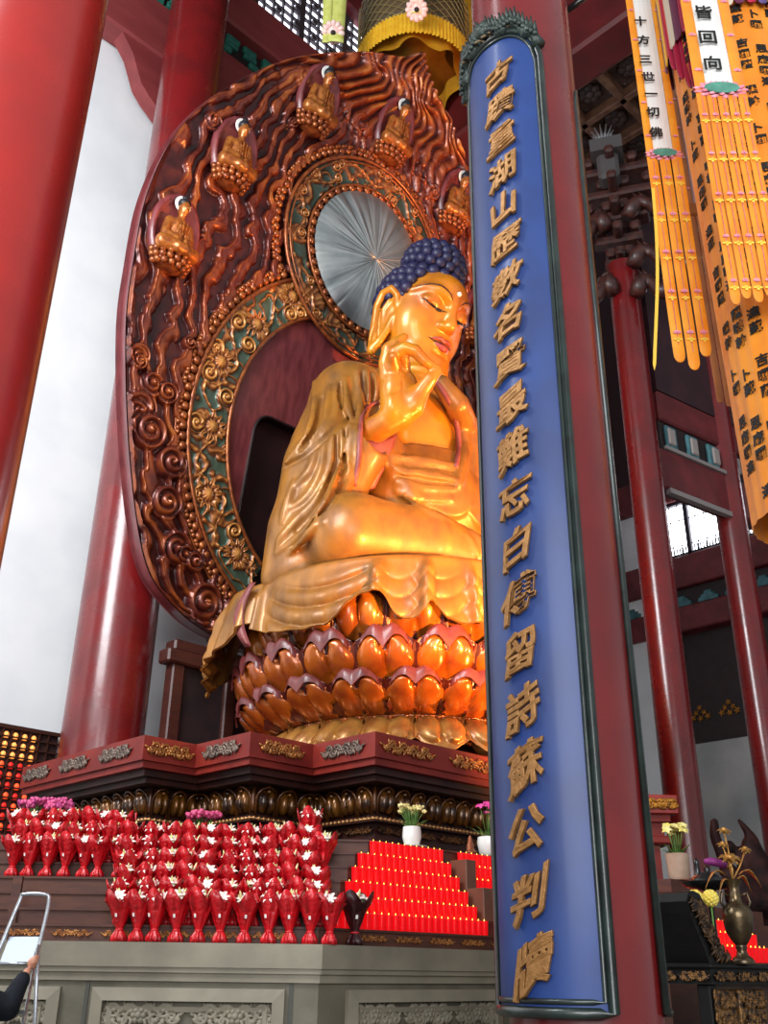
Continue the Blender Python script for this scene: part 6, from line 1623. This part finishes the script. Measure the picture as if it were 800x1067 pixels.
for j, (px_, D) in enumerate(((692, 7.7), (698, 7.6), (705, 7.55), (711, 7.5))):
    c = at_d(px_, 0, D); strip(mb, c[:2], Rt, dn, .09, at_d(px_+6, 62+9*j, D)[2], at_d(px_, -100, D)[2], .02, .15, .02)
cd_ = mb.build('silk_streamer', vc[0], None); tag(cd_, 'crimson silk streamers hanging left of the broad orange banner', 'streamer')
# ================================================================== yellow canopy in front of the halo tip
qc = at_d(431, 84, 22.0); cc2 = np.array([qc[0], qc[1], 0]); RV = 1.78; zv0 = at_d(430, 33, 20.2)[2]; zv1 = zv0+.85
cn = thing('hanging_canopy', (qc[0], qc[1], zv0), 'round yellow pleated canopy hanging before the tip of the halo', 'canopy')
cy = M('canopy_yellow', 'f0c030', .55, c2='e0a41c', scale=4); cyd = M('canopy_ochre', 'c08a14', .6, c2='a87210', scale=3); net = M('canopy_net', '8a7a4a', .5, .3)
mb = MB(); n = 360
G = [[cc2+np.array([math.cos(a), math.sin(a), 0])*(RV*(1+.018*math.cos(a*90)))+Zu*z for z in (zv0+.012*math.cos(a*45), (zv0+zv1)/2, zv1)] for a in np.linspace(0, 2*PI, n, endpoint=False)]
mb.grid(np.array(G), closed_u=True); mb.build('pleated_valance', cy, cn, smooth=True)
mb = MB(); G = [[cc2+np.array([math.cos(a), math.sin(a), 0])*(RV*(.80+.07*math.sin(a*7)))+Zu*z for z in (zv0-.1+.24*abs(math.sin(a*3.5)), zv0+.36, zv1)] for a in np.linspace(0, 2*PI, 140, endpoint=False)]
mb.grid(np.array(G), closed_u=True); mb.lathe([(RV*.98, zv1-.02), (.01, zv1)], cc2, 60); mb.build('scalloped_lining', cyd, cn, smooth=True)
mb = MB()
for k in range(26):
    for s in (-1, 1): mb.tube([cc2+np.array([math.cos(a), math.sin(a), 0])*(RV*1.0)+Zu*(zv1+j*.24) for j, a in enumerate(np.linspace(2*PI*k/26, 2*PI*k/26+s*1.4, 9))], .016, 4)
mb.tube([cc2+np.array([math.cos(a), math.sin(a), 0])*RV+Zu*zv1 for a in np.linspace(0, 2*PI, 61)[:-1]], .025, 6, closed=True); mb.build('net', net, cn, smooth=True)
mb = MB(); mb.lathe([(RV*.93, zv1), (RV*.93, zv1+2.2)], cc2, 48); mb.build('drum', M('drum_dark', '5a4a30', .7), cn, smooth=True)
mb = MB(); mb.cyl(cc2+Zu*zv1, cc2+Zu*CZ, .02, n=6); mb.build('hanging_cord', black, cn)
rb_m = M('ribbon_lime', 'd4d67a', .6, c2='c2c65e', scale=6); rose = M('rosette_pink', 'efb8b4', .55, c2='f4d6cc', scale=14); drk = M('rosette_heart', '1c120e', .6)
for i, (px_, py_, D, lab) in enumerate(((347, 34, 19.5, 'pale lime ribbon with pink rosette left of the yellow canopy'), (434, 10, 19.5, 'pale lime ribbon with pink rosette in front of the yellow canopy'))):
    p = at_d(px_, py_, D); t = thing('ribbon_pendant', (p[0], p[1], p[2]-.2), lab, 'pendant')
    mb = MB(); strip(mb, p[:2]-dn[:2]*.05, Rt, dn, .74 if i == 0 else .5, p[2]-.36 if i == 0 else p[2]-.1, p[2]+2.6, .01, 0, .02, w1=.60 if i == 0 else .36)
    if i == 0: strip(mb, p[:2]-Rt[:2]*.17, Rt, dn, .24, p[2]-.3, p[2]+2.6, .01, .1, .02)
    mb.build('ribbon', rb_m, t, smooth=True)
    mb = MB(); mb.tube([np.array([p[0], p[1], p[2]+2.5])-dn*.05, np.array([p[0], p[1], CZ])-dn*.05], .012, 5); mb.build('hanging_cord', black, t)
    mb = MB(); nn = unit(CAM-p); xx = unit(np.cross(Zu, nn)); yy = np.cross(nn, xx)
    for k in range(12): a = k*2*PI/12; mb.sphere(p+(xx*math.cos(a)+yy*math.sin(a))*.235, (.105, .06, .078), 8, 5, ax=[xx*math.cos(a)+yy*math.sin(a), nn, np.cross(xx*math.cos(a)+yy*math.sin(a), nn)])
    mb.tube([p-nn*.05, p+nn*.025], [.26, .2], 20); r_ = mb.build('rosette', rose, t, smooth=True)
    mb = MB(); mb.sphere(p+nn*.05, .075, 10, 6); mb.build('rosette_heart', drk, r_, smooth=True)
q = at_d(484, 95, 27); mb = MB(); mb.lathe([(1.3, q[2]-2.9), (1.3, q[2]+8)], (q[0], q[1], 0), 40, wob=lambda a, i: .015*math.sin(18*a)); mb.lathe([(1.35, q[2]-2.9), (1.37, q[2]-2.1)], (q[0], q[1], 0), 40)
tag(mb.build('ochre_banner', cyd, smooth=True), 'ochre cloth cylinder hanging behind the right side of the halo tip', 'banner')

# ================================================================== ladder and visitor at the lower left
al = M('aluminium', 'c4c8cc', .3, .85, c2='aeb3b8', scale=9); plm = M('tray_plastic', 'c4d2e2', .4)
P_ = lambda x, y, D: at_d(x, y, D)
tl, tr_ = P_(23, 935, 9.5), P_(49, 935, 9.5)
ld = thing('step_ladder', (tl[0], tl[1], 0), 'aluminium platform step ladder standing against the stone platform', 'ladder')
L0, L1 = P_(-8, 1010, 9.3), P_(37, 1000, 9.3); fl_ = lambda a, b_: a+(b_-a)*((0-a[2])/(b_[2]-a[2]))
for nm, pts in (('handrail', [P_(-6, 1006, 9.35), P_(0, 988, 9.4), P_(21, 938, 9.5), P_(25, 932, 9.5), P_(47, 932, 9.5), P_(51, 938, 9.5), P_(47, 960, 9.45), P_(37, 1000, 9.35)]),):
    mb = MB(); mb.tube(spline(pts, 4), .018, 10); mb.build(nm, al, ld, smooth=True)
e = P_(24, 1067, 9.15)
for s, (a, b_) in enumerate(((P_(40, 985, 9.35), e), (P_(-4, 985, 9.35), P_(-22, 1067, 9.15)))):
    mb = MB(); f_ = fl_(a, b_); mb.tube([a, f_], .022, 10, flat=.55, up=Rt); mb.build('rail', al, ld, smooth=True)
    mb = MB(); g_ = np.array([*(a[:2]+Hd[:2]*.62), 0]); mb.tube([a, g_], .018, 8); mb.build('rear_rail', al, ld, smooth=True)
a0, b0 = P_(40, 985, 9.35), P_(-4, 985, 9.35); a1, b1 = fl_(a0, e), fl_(b0, P_(-22, 1067, 9.15))
for t in (.28, .5, .72, .9):
    p, q = a0+(a1-a0)*t, b0+(b1-b0)*t; mb = MB(); mb.sheet(np.array([[p-Hd*.05, q-Hd*.05], [p+Hd*.06, q+Hd*.06]]), (0, 0, -.03)); mb.build('tread', al, ld)
mb = MB(); G = np.array([[P_(0, 1002, 9.3), P_(33, 1002, 9.3)], [P_(10, 976, 9.47), P_(41, 976, 9.47)]]); mb.sheet(G, (0, 0, -.03)); mb.build('tray', plm, ld)
mb = MB(); mb.tube([P_(-2, 1004, 9.29), P_(33, 1004, 9.29)], .014, 8); mb.build('tray_edge', al, ld, smooth=True)
# visitor: only the arm on the ladder is inside the frame
hd_ = P_(36, 1000, 9.25); el = P_(8, 1046, 9.0); sh = P_(-28, 1036, 8.9)
pc = np.array([*(sh[:2]-Rt[:2]*.2), 0])
pe = thing('person', (pc[0], pc[1], 0), 'person in dark jacket reaching up to grip the ladder rail, mostly out of frame', 'person')
zs = sh[2]; v = Vol(pc+np.array([-.75, -.75, 0]), pc+np.array([.95, .95, 1.85]), .012)
B = lambda r_, f_, z: pc+Rt*r_+Hd*f_+Zu*z
v.ell(B(0, 0, zs-.22), (.16, .12, .28), .05, ax=[Rt, Hd, Zu]); v.ell(B(0, 0, .92), (.16, .13, .16), .1, ax=[Rt, Hd, Zu]); v.cap(B(-.16, 0, zs-.02), B(.16, 0, zs-.02), .07, .07, .08)
v.cap(B(0, 0, zs), B(0, .02, zs+.12), .055, .055, .03); v.ell(B(0, .03, zs+.24), (.078, .098, .118), .02, ax=[Rt, Hd, Zu]); v.cap(B(0, .12, zs+.22), B(0, .14, zs+.19), .012, .018, .02)
for s in (-1, 1): v.ell(B(s*.08, .02, zs+.23), (.015, .028, .035), .01, ax=[Rt, Hd, Zu])
for s in (-1, 1): v.chain([B(s*.09, 0, .9), B(s*.1, .03, .5), B(s*.1, .0, .08)], [.09, .065, .045], .05); v.chain([B(s*.1, -.04, .04), B(s*.11, .15, .035)], [.042, .038], .03)
v.chain([B(-.18, 0, zs-.02), B(-.24, .02, zs-.3), B(-.22, .12, zs-.53)], [.055, .045, .032], .05)
wr = hd_+(el-hd_)*.28
v.chain([sh, el, wr], [.055, .046, .031], .04)
gr = hd_; ax_ = unit(P_(47, 960, 9.45)-P_(37, 1000, 9.35)); out = unit(np.cross(ax_, Hd)); v.ell(wr+(gr-wr)*.7, (.045, .03, .05), .02)
for k in range(4):
    b_ = gr+ax_*(.035-.02*k)-Hd*.01; v.chain([wr+(gr-wr)*.75+ax_*(.02-.013*k), b_-Hd*.03+Rt*.01, b_-Hd*.005+Rt*.032, b_+Hd*.022+Rt*.022], [.011, .0095, .009, .007], .008)
v.chain([wr+(gr-wr)*.5, gr-ax_*.02+Hd*.02-Rt*.012, gr+ax_*.03+Hd*.028+Rt*.004], [.013, .011, .008], .01)
V, Q = v.mesh(); put('body', V, Q, M('skin', 'c98d72', .5, c2='bd7f66', scale=9), pe)
jv = Vol(v.lo, v.lo+v.h*(v.n-1), v.h); jv.ell(B(0, 0, zs-.25), (.185, .145, .33), .05, ax=[Rt, Hd, Zu]); jv.cap(B(-.17, 0, zs-.03), B(.17, 0, zs-.03), .085, .085, .08)
jv.chain([B(-.18, 0, zs-.02), B(-.24, .02, zs-.3), B(-.22, .12, zs-.5)], [.075, .062, .05], .05); jv.chain([sh-Zu*.04, el-Zu*.03, el+(hd_-el)*.55], [.13, .10, .058], .05)
for k in range(5): c = el+(hd_-el)*(.1+.1*k); jv.ell(c, (.062, .062, .02), .02)
V, Q = jv.mesh(); put('jacket', V, Q, M('jacket_dark', '12151b', .8, c2='1c2027', scale=9, spec=.2), pe)
tv = Vol(v.lo, v.lo+v.h*(v.n-1), v.h); tv.ell(B(0, 0, .93), (.18, .15, .15), .05, ax=[Rt, Hd, Zu])
for s in (-1, 1): tv.chain([B(s*.09, 0, .88), B(s*.1, .03, .5), B(s*.1, 0, .1)], [.105, .085, .075], .05)
V, Q = tv.mesh(); put('trousers', V, Q, M('trousers_dark', '2a2a30', .8), pe)
mb = MB(); mb.sphere(B(0, .0, zs+.27), (.09, .105, .105), 14, 9, ax=[Rt, Hd, Zu]); mb.build('hair', M('hair_black', '120f0e', .5), pe, smooth=True)
# ================================================================== light
wd = bpy.data.worlds.new('world'); SC.world = wd; wd.use_nodes = True
bg = wd.node_tree.nodes['Background']; bg.inputs['Color'].default_value = (.93, .96, 1.0, 1); bg.inputs['Strength'].default_value = .5
def area(name, loc, target, size, power, col=(1, 1, 1), sy=None):
    l = bpy.data.lights.new(name, 'AREA'); l.energy = power; l.color = col; l.size = size
    if sy: l.shape = 'RECTANGLE'; l.size_y = sy
    o = bpy.data.objects.new(name, l); COL.objects.link(o); o.location = Vector([float(v) for v in loc])
    o.rotation_euler = (Vector([float(v) for v in target])-o.location).to_track_quat('-Z', 'Y').to_euler(); return o
def spot(name, loc, target, power, col, ang=40, blend=.6, rad=.25):
    l = bpy.data.lights.new(name, 'SPOT'); l.energy = power; l.color = col; l.spot_size = math.radians(ang); l.spot_blend = blend; l.shadow_soft_size = rad
    o = bpy.data.objects.new(name, l); COL.objects.link(o); o.location = Vector([float(v) for v in loc])
    o.rotation_euler = (Vector([float(v) for v in target])-o.location).to_track_quat('-Z', 'Y').to_euler(); return o
# warm floodlights aimed at the figure from the front right
spot('flood_light', (20, 3.0, 7.0), (13.8, 12.5, 10), 14000, (1, .38, .09), 60, .7)
spot('flood_light', (14.5, 1.0, 5.0), (13.8, 12.5, 10), 3000, (1, .58, .25), 55, .7)
spot('flood_light', (17.5, 8.5, 13.0), (15.5, 15.0, 23), 5000, (1, .36, .12), 50, .8)
spot('flood_light', (15.6, 6.4, 3.3), (13.6, 11.2, 7.4), 5200, (1, .40, .09), 62, .8)
spot('flood_light', (9.4, 4.4, 5.0), (12.5, 11.4, 8.0), 11000, (1, .42, .10), 36, .9)
# daylight from the doors behind the camera and high on the left
area('door_daylight', (-6, -6, 7), (12, 12, 6), 12, 2600, (.97, .98, 1.0), 9)
area('side_daylight', (-5, 9, 16), (10, 20, 14), 7, 4300, (.93, .97, 1.0), 9)
